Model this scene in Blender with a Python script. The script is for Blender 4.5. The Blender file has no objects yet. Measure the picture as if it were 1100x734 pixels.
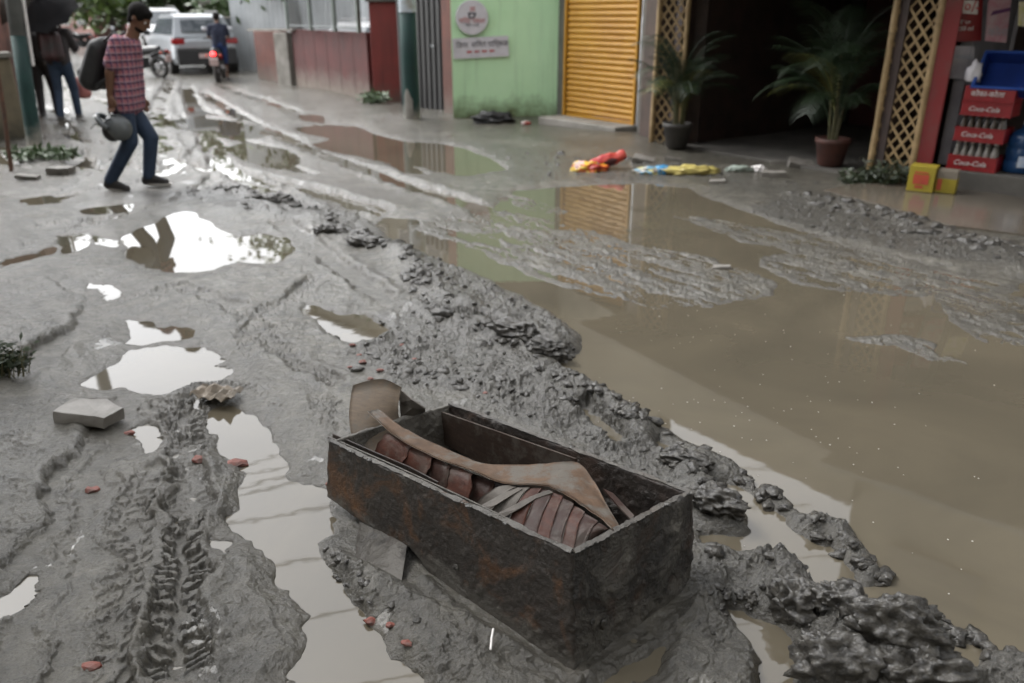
import bpy, math, random
import numpy as np
from mathutils import Vector, Matrix, noise as mnoise
R = math.radians
rnd = random.Random(7)
SC = bpy.context.scene
COL = SC.collection

# ------------------------------------------------------------------ survey of the site
# camera on a 28 mm lens, 1.6 m above the road, looking 22.2 degrees down; the functions
# below turn a sighting (in 1100 x 734 survey units) into a point of the real street
F, PITCH, CAM_H = 863.0, R(22.2), 1.6
CP, SP = math.cos(PITCH), math.sin(PITCH)
def ray(px, py):
    a = (px - 550) / F; b = (367 - py) / F
    return a, CP + b * SP, -SP + b * CP
def G(px, py, z=0.0):
    a, dy, dz = ray(px, py); t = (z - CAM_H) / dz
    return Vector((a * t, dy * t, z))
def Q(px, py, y):
    a, dy, dz = ray(px, py); t = y / dy
    return Vector((a * t, y, CAM_H + dz * t))
def on_plane(px, py, p0, n):
    d = Vector(ray(px, py)); o = Vector((0, 0, CAM_H))
    return o + d * ((p0 - o).dot(n) / d.dot(n))

# ------------------------------------------------------------------ object helpers
def tag(o, label=None, cat=None, group=None, kind=None):
    if label: o['label'] = label
    if cat: o['category'] = cat
    if group: o['group'] = group
    if kind or label: o['kind'] = kind or 'thing'
    return o
def empty(name, loc=(0, 0, 0), rz=0.0, **k):
    o = bpy.data.objects.new(name, None); COL.objects.link(o)
    o.empty_display_size = .2
    o.location = loc; o.rotation_euler = (0, 0, rz)
    return tag(o, **k)
def root_loc(o):
    while o.parent: o = o.parent
    return o.location
def copy_tree(o, parent=None):
    c = o.copy(); COL.objects.link(c); c.parent = parent
    for ch in list(o.children): copy_tree(ch, c)
    return c

class MB:
    def __init__(s): s.v = []; s.f = []; s.m = []; s.cur = 0
    def add(s, vs, fs):
        b = len(s.v); s.v += [Vector(v) for v in vs]
        for f in fs: s.f.append([i + b for i in f]); s.m.append(s.cur)
        return s
    def obox(s, c, ax, ay, az):
        c, ax, ay, az = map(Vector, (c, ax, ay, az)); vs = []
        for sz in (-1, 1):
            for sx, sy in ((-1, -1), (1, -1), (1, 1), (-1, 1)):
                vs.append(c + ax * sx + ay * sy + az * sz)
        fs = [(3, 2, 1, 0), (4, 5, 6, 7)] + [(i, (i + 1) % 4, 4 + (i + 1) % 4, 4 + i) for i in range(4)]
        return s.add(vs, fs)
    def box(s, x0, x1, y0, y1, z0, z1):
        return s.obox(((x0 + x1) / 2, (y0 + y1) / 2, (z0 + z1) / 2), ((x1 - x0) / 2, 0, 0), (0, (y1 - y0) / 2, 0), (0, 0, (z1 - z0) / 2))
    def prism(s, poly, ext):
        ext = Vector(ext); n = len(poly); p = [Vector(q) for q in poly]
        vs = p + [q + ext for q in p]
        fs = [list(range(n))[::-1], list(range(n, 2 * n))] + [(i, (i + 1) % n, n + (i + 1) % n, n + i) for i in range(n)]
        return s.add(vs, fs)
    def wall(s, a, b, z0, z1, th):     # upright slab from plan point a to b, thickened to its left
        a, b = Vector((a[0], a[1], 0)), Vector((b[0], b[1], 0)); d = (b - a).normalized()
        n = Vector((-d.y, d.x, 0)) * th
        return s.prism([a + Vector((0, 0, z0)), b + Vector((0, 0, z0)), b + Vector((0, 0, z1)), a + Vector((0, 0, z1))], n)
    def tube(s, pts, rad, n=8, flat=None):
        pts = [Vector(p) for p in pts]
        if not hasattr(rad, '__len__'): rad = [rad] * len(pts)
        rings = []; up = None
        for i, p in enumerate(pts):
            t = (pts[min(i + 1, len(pts) - 1)] - pts[max(i - 1, 0)]).normalized()
            if up is None:
                up = Vector((0, 0, 1)) if abs(t.z) < .9 else Vector((1, 0, 0))
            a = t.cross(up).normalized(); b = a.cross(t).normalized(); up = b
            rings.append([p + (a * math.cos(2 * math.pi * k / n) + b * math.sin(2 * math.pi * k / n) * (flat or 1)) * rad[i] for k in range(n)])
        vs = [q for r in rings for q in r]; fs = []
        for i in range(len(pts) - 1):
            for k in range(n):
                fs.append((i * n + k, i * n + (k + 1) % n, (i + 1) * n + (k + 1) % n, (i + 1) * n + k))
        fs.append(list(range(n))[::-1]); fs.append([(len(pts) - 1) * n + k for k in range(n)])
        return s.add(vs, fs)
    def lathe(s, prof, n=20, o=(0, 0, 0), axis='z'):
        o = Vector(o); vs = []
        for r, h in prof:
            for k in range(n):
                a = 2 * math.pi * k / n
                c = (r * math.cos(a), r * math.sin(a), h)
                if axis == 'x': c = (c[2], c[0], c[1])
                if axis == 'y': c = (c[0], c[2], c[1])
                vs.append(o + Vector(c))
        fs = []; m = len(prof)
        for i in range(m - 1):
            for k in range(n):
                fs.append((i * n + k, i * n + (k + 1) % n, (i + 1) * n + (k + 1) % n, (i + 1) * n + k))
        fs.append(list(range(n))[::-1]); fs.append([(m - 1) * n + k for k in range(n)])
        return s.add(vs, fs)
    def torus(s, c, Rr, r, axis='y', n=24, m=8):
        c = Vector(c); vs = []
        for i in range(n):
            a = 2 * math.pi * i / n
            for j in range(m):
                b = 2 * math.pi * j / m; q = Rr + r * math.cos(b)
                p = (q * math.cos(a), r * math.sin(b), q * math.sin(a))
                if axis == 'z': p = (p[0], p[2], p[1])
                if axis == 'x': p = (p[1], p[0], p[2])
                vs.append(c + Vector(p))
        fs = [(i * m + j, i * m + (j + 1) % m, ((i + 1) % n) * m + (j + 1) % m, ((i + 1) % n) * m + j) for i in range(n) for j in range(m)]
        return s.add(vs, fs)
    def sphere(s, c, r, n=14, m=9, sq=(1, 1, 1), M=None):
        c = Vector(c); vs = []
        for i in range(m + 1):
            t = math.pi * i / m
            for k in range(n):
                a = 2 * math.pi * k / n
                p = Vector((math.sin(t) * math.cos(a) * sq[0], math.sin(t) * math.sin(a) * sq[1], math.cos(t) * sq[2])) * r
                vs.append(c + (M @ p if M else p))
        fs = [(i * n + k, (i + 1) * n + k, (i + 1) * n + (k + 1) % n, i * n + (k + 1) % n) for i in range(m) for k in range(n)]
        return s.add(vs, fs)
    def cap(s, p0, p1, r0, r1, sq=None):
        p0, p1 = Vector(p0), Vector(p1); d = p1 - p0
        pts = []; rr = []
        L = max(d.length, 1e-5); t = d / L
        for a in (-1, -.8, -.5, -.2, 0): pts.append(p0 + t * r0 * a); rr.append(r0 * math.sqrt(max(1 - a * a, .002)))
        for a in (0.02, .2, .5, .8, 1): pts.append(p1 + t * r1 * a); rr.append(r1 * math.sqrt(max(1 - a * a, .002)))
        return s.tube(pts, rr, 12)
    def sheet(s, grid, th):            # a grid of points made into a plate of real thickness
        ni, nj = len(grid), len(grid[0]); P = [[Vector(p) for p in r] for r in grid]; top = []; bot = []
        for i in range(ni):
            for j in range(nj):
                du = P[min(i + 1, ni - 1)][j] - P[max(i - 1, 0)][j]; dv = P[i][min(j + 1, nj - 1)] - P[i][max(j - 1, 0)]
                n = du.cross(dv); n = n.normalized() if n.length > 1e-9 else Vector((0, 0, 1))
                top.append(P[i][j] + n * th / 2); bot.append(P[i][j] - n * th / 2)
        N = ni * nj; vs = top + bot; fs = []
        ix = lambda i, j: i * nj + j
        for i in range(ni - 1):
            for j in range(nj - 1):
                q = (ix(i, j), ix(i + 1, j), ix(i + 1, j + 1), ix(i, j + 1)); fs.append(q); fs.append(tuple(N + k for k in q[::-1]))
        bd = [ix(i, 0) for i in range(ni)] + [ix(ni - 1, j) for j in range(1, nj)] + [ix(i, nj - 1) for i in range(ni - 2, -1, -1)] + [ix(0, j) for j in range(nj - 2, 0, -1)]
        for k in range(len(bd)):
            a, b = bd[k], bd[(k + 1) % len(bd)]; fs.append((a, N + a, N + b, b)[::-1])
        return s.add(vs, fs)
    def build(s, name, mat, parent=None, loc=None, world=True, smooth=False, bevel=0, sub=0):
        """one mesh object; with world=True the points are street coordinates"""
        me = bpy.data.meshes.new(name)
        off = Vector((0, 0, 0))
        if world:
            off = root_loc(parent) if parent else (Vector(loc) if loc is not None else off)
        me.from_pydata([v - off for v in s.v], [], s.f)
        for m_ in (mat if isinstance(mat, (list, tuple)) else [mat]): me.materials.append(m_)
        if any(s.m): me.polygons.foreach_set('material_index', s.m)
        if smooth: me.polygons.foreach_set('use_smooth', [True] * len(me.polygons))
        me.update(); me.validate()
        o = bpy.data.objects.new(name, me); COL.objects.link(o)
        if parent: o.parent = parent
        elif loc is not None: o.location = loc
        if bevel:
            b = o.modifiers.new('b', 'BEVEL'); b.width = bevel; b.segments = 2; b.limit_method = 'ANGLE'; b.angle_limit = R(40)
        if sub:
            b = o.modifiers.new('s', 'SUBSURF'); b.levels = sub; b.render_levels = sub
        return o
    def melt(s, voxel, it=6):          # flow overlapping pieces together into one continuous skin
        me = bpy.data.meshes.new('tmp'); me.from_pydata(s.v, [], s.f); me.validate()
        o = bpy.data.objects.new('tmp', me); COL.objects.link(o)
        r = o.modifiers.new('r', 'REMESH'); r.mode = 'VOXEL'; r.voxel_size = voxel
        if it: q = o.modifiers.new('q', 'SMOOTH'); q.factor = .5; q.iterations = it
        dg = bpy.context.evaluated_depsgraph_get(); dg.update()
        m2 = o.evaluated_get(dg).to_mesh()
        s.v = [v.co.copy() for v in m2.vertices]; s.f = [list(p.vertices) for p in m2.polygons]; s.m = [0] * len(s.f)
        bpy.data.objects.remove(o); bpy.data.meshes.remove(me)
        return s

# ------------------------------------------------------------------ materials
def newmat(name):
    m = bpy.data.materials.new(name); m.use_nodes = True
    nt = m.node_tree; return m, nt, nt.nodes['Principled BSDF']
def nd(nt, t, **k):
    n = nt.nodes.new(t)
    for a, b in k.items():
        if a in n.inputs: n.inputs[a].default_value = b
        else: setattr(n, a, b)
    return n
def c4(c): return (c[0], c[1], c[2], 1)
def tex(nt, kind='Object'):
    return nt.nodes.new('ShaderNodeTexCoord').outputs[kind]
def nz(nt, co, scale, detail=5, rough=.6, dist=0.0):
    n = nd(nt, 'ShaderNodeTexNoise', Scale=scale, Detail=detail, Roughness=rough, Distortion=dist); nt.links.new(co, n.inputs['Vector']); return n.outputs['Fac']
def ramp(nt, fac, a, b, ca=(0, 0, 0), cb=(1, 1, 1)):
    r = nt.nodes.new('ShaderNodeValToRGB'); r.color_ramp.elements[0].position = a; r.color_ramp.elements[1].position = b
    r.color_ramp.elements[0].color = c4(ca); r.color_ramp.elements[1].color = c4(cb); nt.links.new(fac, r.inputs['Fac']); return r.outputs['Color']
def mix(nt, fac, a, b):
    m = nt.nodes.new('ShaderNodeMix'); m.data_type = 'RGBA'
    for s_, q in ((0, fac), (6, a), (7, b)):
        if hasattr(q, 'links'): nt.links.new(q, m.inputs[s_])
        else: m.inputs[s_].default_value = q if s_ == 0 else c4(q)
    return m.outputs[2]
def math_(nt, op, a, b=0.0, c=None):
    m = nt.nodes.new('ShaderNodeMath'); m.operation = op
    for i, q in enumerate((a, b) if c is None else (a, b, c)):
        if hasattr(q, 'links'): nt.links.new(q, m.inputs[i])
        else: m.inputs[i].default_value = q
    return m.outputs[0]
def bump(nt, bs, h, strength=.5, dist=.01):
    b = nd(nt, 'ShaderNodeBump', Strength=strength, Distance=dist); nt.links.new(h, b.inputs['Height']); nt.links.new(b.outputs[0], bs.inputs['Normal'])
def mat(name, c1, c2=None, scale=4, rough=.6, bmp=0.0, bscale=80, metal=0, spec=.5, lo=.35, hi=.65, dist=.005):
    m, nt, bs = newmat(name); co = tex(nt)
    c2 = c2 or tuple(x * .75 for x in c1)
    nt.links.new(mix(nt, ramp(nt, nz(nt, co, scale), lo, hi), c1, c2), bs.inputs['Base Color'])
    bs.inputs['Roughness'].default_value = rough; bs.inputs['Metallic'].default_value = metal; bs.inputs['Specular IOR Level'].default_value = spec
    if bmp: bump(nt, bs, nz(nt, co, bscale), bmp, dist)
    return m
def glow(name, c, s):
    m, nt, bs = newmat(name); bs.inputs['Base Color'].default_value = c4(c); bs.inputs['Emission Color'].default_value = c4(c); bs.inputs['Emission Strength'].default_value = s
    return m

def mud_material(name='wet_mud'):
    m, nt, bs = newmat(name); co = tex(nt); L = nt.links.new
    big = nz(nt, co, 1.1, 4, .6); mid = nz(nt, co, 8, 7, .68, .5); fine = nz(nt, co, 55, 9, .75); micro = nz(nt, co, 190, 5, .7)
    rg = nd(nt, 'ShaderNodeAttribute', attribute_name='loose').outputs['Fac']; dm = nd(nt, 'ShaderNodeAttribute', attribute_name='damp').outputs['Fac']
    slick = ramp(nt, nz(nt, co, 2.2, 6, .62, .9), .64, .40)                 # smeared, watery patches
    slick = math_(nt, 'MULTIPLY', slick, math_(nt, 'SUBTRACT', 1.0, math_(nt, 'MULTIPLY', rg, .75)))
    col = mix(nt, ramp(nt, mid, .34, .66), (.158, .146, .118), (.040, .037, .030))
    col = mix(nt, ramp(nt, big, .40, .62), col, mix(nt, mid, (.105, .094, .072), (.034, .031, .024)))
    col = mix(nt, math_(nt, 'MULTIPLY', ramp(nt, rg, .1, .8), .75), col, mix(nt, ramp(nt, fine, .36, .66), (.085, .079, .065), (.008, .0075, .006)))  # churned strips: dark wet soil, with crevice shade put into the colour too
    col = mix(nt, math_(nt, 'MULTIPLY', ramp(nt, micro, .52, .62), .5), col, (.040, .037, .032))
    col = mix(nt, math_(nt, 'MULTIPLY', ramp(nt, fine, .60, .70), .35), col, (.23, .22, .19))
    col = mix(nt, math_(nt, 'MULTIPLY', dm, .7), col, (.062, .055, .042))
    L(col, bs.inputs['Base Color'])
    L(math_(nt, 'MULTIPLY_ADD', fine, .2, .40), bs.inputs['Roughness']); bs.inputs['Specular IOR Level'].default_value = .22
    # a film of standing water over the silt
    L(math_(nt, 'MULTIPLY_ADD', slick, .2, .8), bs.inputs['Coat Weight']); bs.inputs['Coat IOR'].default_value = 1.62
    L(math_(nt, 'MAXIMUM', .08, math_(nt, 'MULTIPLY_ADD', slick, -.07, .15)), bs.inputs['Coat Roughness'])
    rough_ = math_(nt, 'SUBTRACT', 1.0, math_(nt, 'MULTIPLY', slick, .74))
    h = math_(nt, 'ADD', math_(nt, 'MULTIPLY', fine, 1.1), math_(nt, 'MULTIPLY', micro, .35))
    h = math_(nt, 'ADD', math_(nt, 'MULTIPLY', h, rough_), math_(nt, 'MULTIPLY', mid, .6))
    bump(nt, bs, h, 1.0, .014)
    hc = math_(nt, 'ADD', math_(nt, 'MULTIPLY', nz(nt, co, 26, 4, .62), 1.0), math_(nt, 'MULTIPLY', fine, .28)); hc = math_(nt, 'MULTIPLY', hc, rough_)
    b2 = nd(nt, 'ShaderNodeBump', Strength=1.0, Distance=.022); L(hc, b2.inputs['Height']); L(b2.outputs[0], bs.inputs['Coat Normal'])
    return m
def water_material():
    m, nt, bs = newmat('muddy_water'); co = tex(nt); L = nt.links.new
    sw = nz(nt, co, .9, 5, .55, 1.5)
    L(mix(nt, ramp(nt, sw, .35, .68), (.098, .084, .060), (.076, .066, .048)), bs.inputs['Base Color'])
    bs.inputs['Roughness'].default_value = .02; bs.inputs['IOR'].default_value = 1.64
    bump(nt, bs, nz(nt, co, 7, 2, .5), .03, .01)
    return m
# ------------------------------------------------------------------ the mud road as a height field
rs = np.random.RandomState(11)
LAT = rs.rand(256, 256) * 2 * math.pi
LX, LY = np.cos(LAT), np.sin(LAT)
def pn(x, y):
    xi = np.floor(x).astype(np.int64); yi = np.floor(y).astype(np.int64); fx = x - xi; fy = y - yi
    u = fx * fx * fx * (fx * (fx * 6 - 15) + 10); v = fy * fy * fy * (fy * (fy * 6 - 15) + 10)
    def g(i, j, dx, dy):
        a = (xi + i) & 255; b = (yi + j) & 255
        return LX[a, b] * dx + LY[a, b] * dy
    return ((g(0, 0, fx, fy) * (1 - u) + g(1, 0, fx - 1, fy) * u) * (1 - v) + (g(0, 1, fx, fy - 1) * (1 - u) + g(1, 1, fx - 1, fy - 1) * u) * v) * 1.5
def fbm(x, y, s, o=4, k=.5, off=0.0):
    t = 0; a = 1; n = 0
    for i in range(o):
        t = t + a * pn(x * s + 17.3 * i + off, y * s - 9.1 * i + off * 1.7); n += a; a *= k; s *= 2.03
    return t / n
def ridged(x, y, s, o=4, off=0.0):
    t = 0; a = 1; n = 0
    for i in range(o):
        t = t + a * (1 - 2 * np.abs(pn(x * s + 31.7 * i + off, y * s + 7.7 * i - off))); n += a; a *= .5; s *= 2.1
    return t / n
def sst(a, b, x):
    t = np.clip((x - a) / (b - a), 0, 1); return t * t * (3 - 2 * t)
def W(pts): return np.array([G(*p)[:2] for p in pts])

# grid: fine near the camera, coarser far away, wider than the view on both sides
ys = [G(550, py)[1] for py in np.arange(812, 38, -.85)]
ys = np.concatenate([np.linspace(.25, ys[0], 40)[:-1], ys, np.array([90., 120., 170., 240.])])
us = np.concatenate([np.linspace(-1.5, -.78, 90)[:-1], np.linspace(-.78, .78, 1330), np.linspace(.78, 1.5, 90)[1:]])
NX, NY = len(us), len(ys)
XX = us[None, :] * (.93 * ys[:, None] + .6); YY = np.repeat(ys[:, None], NX, 1)
X = XX.ravel(); Y = YY.ravel()

def seg_info(poly, closed, sel):
    """distance to the line, distance along it, side"""
    x = X[sel]; y = Y[sel]; best = np.full(x.shape, 1e9); along = np.zeros(x.shape); side = np.zeros(x.shape); s0 = 0
    n = len(poly)
    for i in range(n if closed else n - 1):
        a = poly[i]; b = poly[(i + 1) % n]; d = b - a; L = math.hypot(*d) + 1e-9
        t = np.clip(((x - a[0]) * d[0] + (y - a[1]) * d[1]) / L ** 2, 0, 1)
        q = np.hypot(x - a[0] - t * d[0], y - a[1] - t * d[1]); k = q < best
        best = np.where(k, q, best); along = np.where(k, s0 + t * L, along)
        side = np.where(k, np.sign(d[0] * (y - a[1]) - d[1] * (x - a[0])), side); s0 += L
    return best, along, side
def near(poly, m):
    lo = poly.min(0) - m; hi = poly.max(0) + m
    return np.nonzero((X > lo[0]) & (X < hi[0]) & (Y > lo[1]) & (Y < hi[1]))[0]
def inside(poly, x, y):
    c = np.zeros(x.shape, bool); n = len(poly)
    for i in range(n):
        a = poly[i]; b = poly[i - 1]
        k = ((a[1] > y) != (b[1] > y)); xx = (b[0] - a[0]) * (y - a[1]) / (b[1] - a[1] + 1e-12) + a[0]
        c ^= k & (x < xx)
    return c
def signed(poly, m=.5):
    """signed distance (negative inside) for the points near a polygon"""
    sel = near(poly, m); d, _, _ = seg_info(poly, True, sel)
    return sel, np.where(inside(poly, X[sel], Y[sel]), -d, d)

PUDDLES = [
 [(127,256),(141,284),(180,294),(229,290),(253,282),(302,282),(319,268),(310,256),(282,251),(253,256),(229,241),(212,229),(196,227),(176,233),(163,241)],
 [(61,254),(94,251),(98,268),(66,273)], [(0,280),(60,264),(62,271),(0,290)], [(94,252),(131,260),(126,266),(97,262)],
 [(96,303),(118,302),(133,319),(118,325),(106,319)],
 [(131,343),(163,345),(180,354),(205,350),(219,354),(219,364),(182,368),(155,372),(135,370)],
 [(88,411),(100,401),(123,388),(135,378),(180,371),(212,374),(237,380),(247,397),(245,409),(212,411),(196,421),(163,425),(135,417),(106,417)],
 [(139,458),(160,455),(178,458),(175,475),(168,490),(148,490),(137,478)],
 [(224,449),(224,459),(232,476),(248,490),(269,502),(271,517),(265,546),(250,558),(261,571),(281,596),(298,625),(325,645),(329,678),(331,703),(321,734),(312,800),(470,800),(445,760),(439,728),(422,703),(406,683),(383,662),(373,637),(364,616),(344,596),(337,583),(356,575),(360,554),(352,529),(344,525),(315,521),(302,509),(294,484),(286,459),(273,451),(259,436),(248,436),(232,440)],
 [(-40,660),(0,640),(21,620),(46,608),(48,616),(37,637),(12,666),(-40,690)],
 [(323,328),(342,330),(369,341),(382,337),(401,343),(414,360),(395,366),(369,368),(350,352),(330,341)],
 # the wide flooded half of the street
 [(545,207),(590,203),(640,200),(690,198),(735,202),(752,212),(795,226),(850,246),(905,262),(960,278),(1020,293),(1100,305),(1300,330),(1500,700),(1150,900),(1120,715),(1100,703),(1075,708),(1059,685),(1035,681),(998,647),(963,630),(932,595),(904,567),(879,559),(842,532),(793,507),(770,492),(735,470),(700,450),(665,434),(640,420),(606,404),(596,390),(628,378),(622,360),(600,338),(560,318),(520,297),(470,278),(430,262),(403,243),(408,235),(440,236),(500,246),(530,236)],
 [(748,579),(785,581),(822,573),(814,559),(789,542),(765,522),(773,516),(793,516),(810,534),(838,550),(855,571),(891,591),(908,604),(912,620),(928,636),(961,634),(990,657),(998,681),(1030,694),(1051,702),(1043,722),(1018,722),(994,698),(969,685),(936,685),(912,651),(895,649),(871,628),(850,612),(842,591),(826,587),(785,593),(756,591)],
 [(789,667),(814,669),(834,677),(855,702),(863,734),(870,780),(815,780),(826,734),(826,710),(805,690)],
 [(560,722),(640,745),(700,727),(716,688),(712,668),(690,680),(640,718),(612,728)],
 [(315,138),(354,135),(385,137),(398,145),(432,153),(478,156),(500,160),(530,172),(546,183),(500,188),(470,184),(455,178),(430,178),(400,170),(350,160),(340,155),(365,150),(340,145)],
 [(322,124),(345,124),(347,131),(328,130)],
 [(168,132),(210,127),(245,130),(292,140),(280,148),(255,150),(230,146),(205,140)],
 [(262,155),(300,160),(322,170),(318,178),(290,180),(265,172),(245,160)],
 [(82,226),(127,220),(147,219),(143,227),(123,230),(86,231)],
 [(700,478),(712,470),(735,486),(745,500),(728,497)],
 [(236,574),(247,582),(247,592),(238,588)], [(20,214),(60,210),(64,218),(24,222)], [(540,478),(562,474),(580,486),(560,492)],
]
ISLANDS = [
 [(545,226),(600,235),(680,260),(760,276),(835,303),(834,318),(800,325),(760,331),(700,333),(650,318),(610,312),(570,298),(540,285),(500,264),(470,256),(440,248),(455,236),(500,230)],
 [(720,230),(760,233),(840,246),(905,262),(960,276),(1020,293),(1100,304),(1100,312),(1020,318),(965,322),(900,314),(850,304),(812,286),(818,274),(850,271),(800,262),(770,250),(740,240)],
 [(1008,317),(1062,314),(1130,321),(1130,360),(1088,375),(1039,363),(1016,340)],
 [(894,365),(930,360),(962,358),(1008,366),(1012,377),(1050,396),(1010,388),(970,376),(930,371)],
 [(540,205),(560,210),(620,228),(600,232),(550,222)],
]
# everything is measured against a slightly warped ground plan, so that no shore is a clean curve
wx = fbm(X, Y, 4, 5, .6, 3.1) * .10 + fbm(X, Y, 22, 4, .65, 8.) * .022; wy = fbm(X, Y, 4, 5, .6, 40.) * .10 + fbm(X, Y, 22, 4, .65, 50.) * .022
X0, Y0 = X, Y
fade = 1 / (1 + (Y0 / 7.) ** 2)
X, Y = X0 + wx, Y0 + wy
SD = np.full(X.shape, .6)
for p in PUDDLES:
    sel, d = signed(W(p), .6); SD[sel] = np.minimum(SD[sel], d + (.018 if min(q[0] for q in p) < 230 and max(q[0] for q in p) < 330 else 0))
ISL = np.zeros(X.shape)
for p in ISLANDS:
    sel, d = signed(W(p), .5); SD[sel] = np.maximum(SD[sel], -d * .8); ISL[sel] = np.maximum(ISL[sel], sst(.06, -.1, d))

h = .032 + .016 * fbm(X, Y, .9, 3, .5, 5.) + .010 * fbm(X, Y, 4.5, 4, .55, 9.)
loose = np.zeros(X.shape)
# broken, churned strips of mud
ROUGH = [
 ([(330,330),(420,345),(470,320),(430,280),(400,255),(470,280),(560,318),(622,360),(630,380),(600,400),(700,450),(780,495),(830,540),(960,632),(1060,690),(1150,760),(1000,800),(860,790),(740,700),(750,560),(600,480),(500,430),(420,420),(380,390)], 1.0),
 ([(900,590),(800,595),(750,600),(740,700),(820,790),(1000,790),(1080,740),(960,660)], 1.0),
 ([(185,208),(260,200),(330,215),(430,252),(400,262),(330,245),(250,228)], .9),
 ([(850,214),(950,228),(1030,255),(1120,282),(1120,296),(1000,282),(900,258),(800,228)], 1.0),
 ([(560,180),(640,172),(760,182),(880,205),(850,222),(740,196),(640,196),(540,200)], .6),
 ([(340,590),(390,560),(470,650),(560,720),(460,760),(420,690)], .5),
 ([(-60,430),(60,430),(110,520),(40,620),(-20,760),(-80,760)], .35),
 ([(225,540),(262,575),(320,650),(325,760),(180,760),(200,600)], .3),
 ([(150,440),(215,430),(262,520),(250,570),(200,580),(160,500)], .35),
 ([(450,150),(560,160),(640,172),(580,196),(540,190)], .5),
]
for p, k in ROUGH:
    sel, d = signed(W(p), .4); loose[sel] = np.maximum(loose[sel], k * sst(.10, -.12, d))
clod = np.maximum(0, ridged(X, Y, 4.2, 5, 2.)) ** 1.3
clod2 = np.clip(fbm(X, Y, 11, 4, .6, 77.) * 2.2, -1, 1)
h += loose * (.034 * clod * (.4 + 1.0 * sst(-.3, .4, fbm(X, Y, 1.7, 2, .5, 21.))) + .020 * clod2 - .012)
h += .0045 * np.clip(fbm(X, Y, 13, 3, .6, 61.), -.5, 1) * fade

HK = .72
def ridge(pts, w, hh, rough=.6, flat=False, loos=.7):
    global h
    pl = W(pts); sel = near(pl, w * 3); d, s, sd = seg_info(pl, False, sel)
    n = fbm(X[sel], Y[sel], 1.2 / w, 5, .6, s0_()) ; r = ridged(X[sel], Y[sel], .55 / w, 4, 1.3)
    dd = d / w * (1 + .35 * n)
    prof = sst(1.15, .55, dd) if flat else np.exp(-dd ** 2 * 1.3)
    h[sel] += HK * hh * prof * (1 - rough + rough * np.clip(.55 + .6 * r + .5 * n, 0, 1.7))
    loose[sel] = np.maximum(loose[sel], loos * prof)
_s = [0.]
def s0_(): _s[0] += 13.7; return _s[0]
ridge([(345,258),(388,262),(432,280)], .13, .085, .8)
ridge([(432,280),(470,318),(520,345),(560,362),(606,380)], .13, .07, .8)
ridge([(300,212),(330,228),(350,240)], .14, .06, .8)
ridge([(205,210),(262,205),(318,220)], .16, .05, .8)
ridge([(240,225),(300,232),(340,245)], .14, .05, .8)
ridge([(440,330),(500,350),(560,375),(600,382)], .06, .05, .6)
ridge([(400,400),(470,405),(540,415),(600,440)], .12, .03, .9)
ridge([(590,412),(640,432),(700,468),(742,497)], .13, .085, .75)
ridge([(700,470),(735,486),(752,500)], .05, .05, .4)
ridge([(740,522),(775,545),(790,560)], .07, .09, .45, False, 1.)
ridge([(795,510),(834,540),(870,565),(898,580)], .055, .075, .5, False, 1.)
ridge([(898,580),(930,606),(960,631)], .05, .07, .5, False, 1.)
ridge([(975,640),(1005,660),(1030,684),(1062,697),(1100,730)], .06, .07, .5, False, 1.)
ridge([(850,640),(885,658),(918,672)], .10, .20, .45, True, 1.)
ridge([(870,712),(925,708),(985,716),(1010,740)], .10, .21, .45, True, 1.)
ridge([(765,625),(800,622),(835,635),(860,645)], .07, .05, .7)
ridge([(770,660),(740,700),(790,735)], .10, .035, .5)
ridge([(862,212),(900,220),(955,236),(1023,259),(1110,284)], .15, .085, .8)
ridge([(1000,268),(1060,282),(1120,296)], .12, .06, .7)
ridge([(390,600),(440,655),(520,722),(600,765)], .085, .05, .4, False, .25)
ridge([(352,585),(372,610),(395,650)], .05, .035, .6)
ridge([(487,122),(530,128),(600,130),(690,158)], .45, .10, .4, False, .3)
ridge([(560,150),(640,160),(700,170)], .3, .05, .7)
ridge([(270,95),(330,100),(405,120),(440,132)], .5, .08, .4, False, .2)
ridge([(215,545),(258,590),(300,640),(322,690)], .05, .028, .5, False, .2)
ridge([(196,425),(240,420)], .05, .02, .5)
ridge([(60,470),(20,520),(-40,560)], .2, .03, .4, False, .2)
ridge([(10,372),(-20,400),(-60,470)], .3, .08, .5, False, .3)
ridge([(0,180),(50,178),(100,165)], .3, .06, .5, False, .3)

TRK = np.zeros(X.shape)
def track(pts, w, depth, pitch=0.0, td=.008, berm=.5, slick=0.):
    """a wheel's rut: pressed floor, squeezed-up edges, and the lugs of the tread"""
    global h
    pl = W(pts); sel = near(pl, w * 2.2); d, s, sd = seg_info(pl, False, sel); t = d / w
    wob = 1 + .10 * fbm(X[sel], Y[sel], 3.5, 3, .5, 33.)
    t = t * wob; L = s.max(); end = sst(0, w * 1.2, s) * sst(L, L - w * 1.2, s)
    hh = -depth * sst(1.05, .75, t) + depth * berm * np.exp(-((t - 1.25) / .22) ** 2)
    k = sst(1.0, .8, t) * end
    h[sel] = h[sel] * (1 - .6 * k) + .6 * k * .03 + hh * end
    if pitch:
        ph = (s + np.abs(d) * .55 + sd * pitch * .25) / pitch
        lug = sst(.15, .3, np.abs((ph % 1) - .5)) * sst(.12, .25, t) * sst(1.0, .9, t)
        pat = .25 + .75 * sst(-.2, .2, fbm(X[sel], Y[sel], 2.2, 3, .5, 71.) + .15)
        h[sel] += td * lug * end * pat
    TRK[sel] = np.maximum(TRK[sel], k)
    loose[sel] = loose[sel] * (1 - .5 * k * (1 if slick else 0))
track([(213,424),(205,450),(200,500),(204,540),(196,580),(190,640),(196,760)], .080, .030, .046, .022, .7)
track([(176,426),(182,450),(186,480)], .06, .02, .044, .019, .4)
track([(252,412),(285,438),(310,462),(330,500)], .055, .016, .040, .016, .4)
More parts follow.
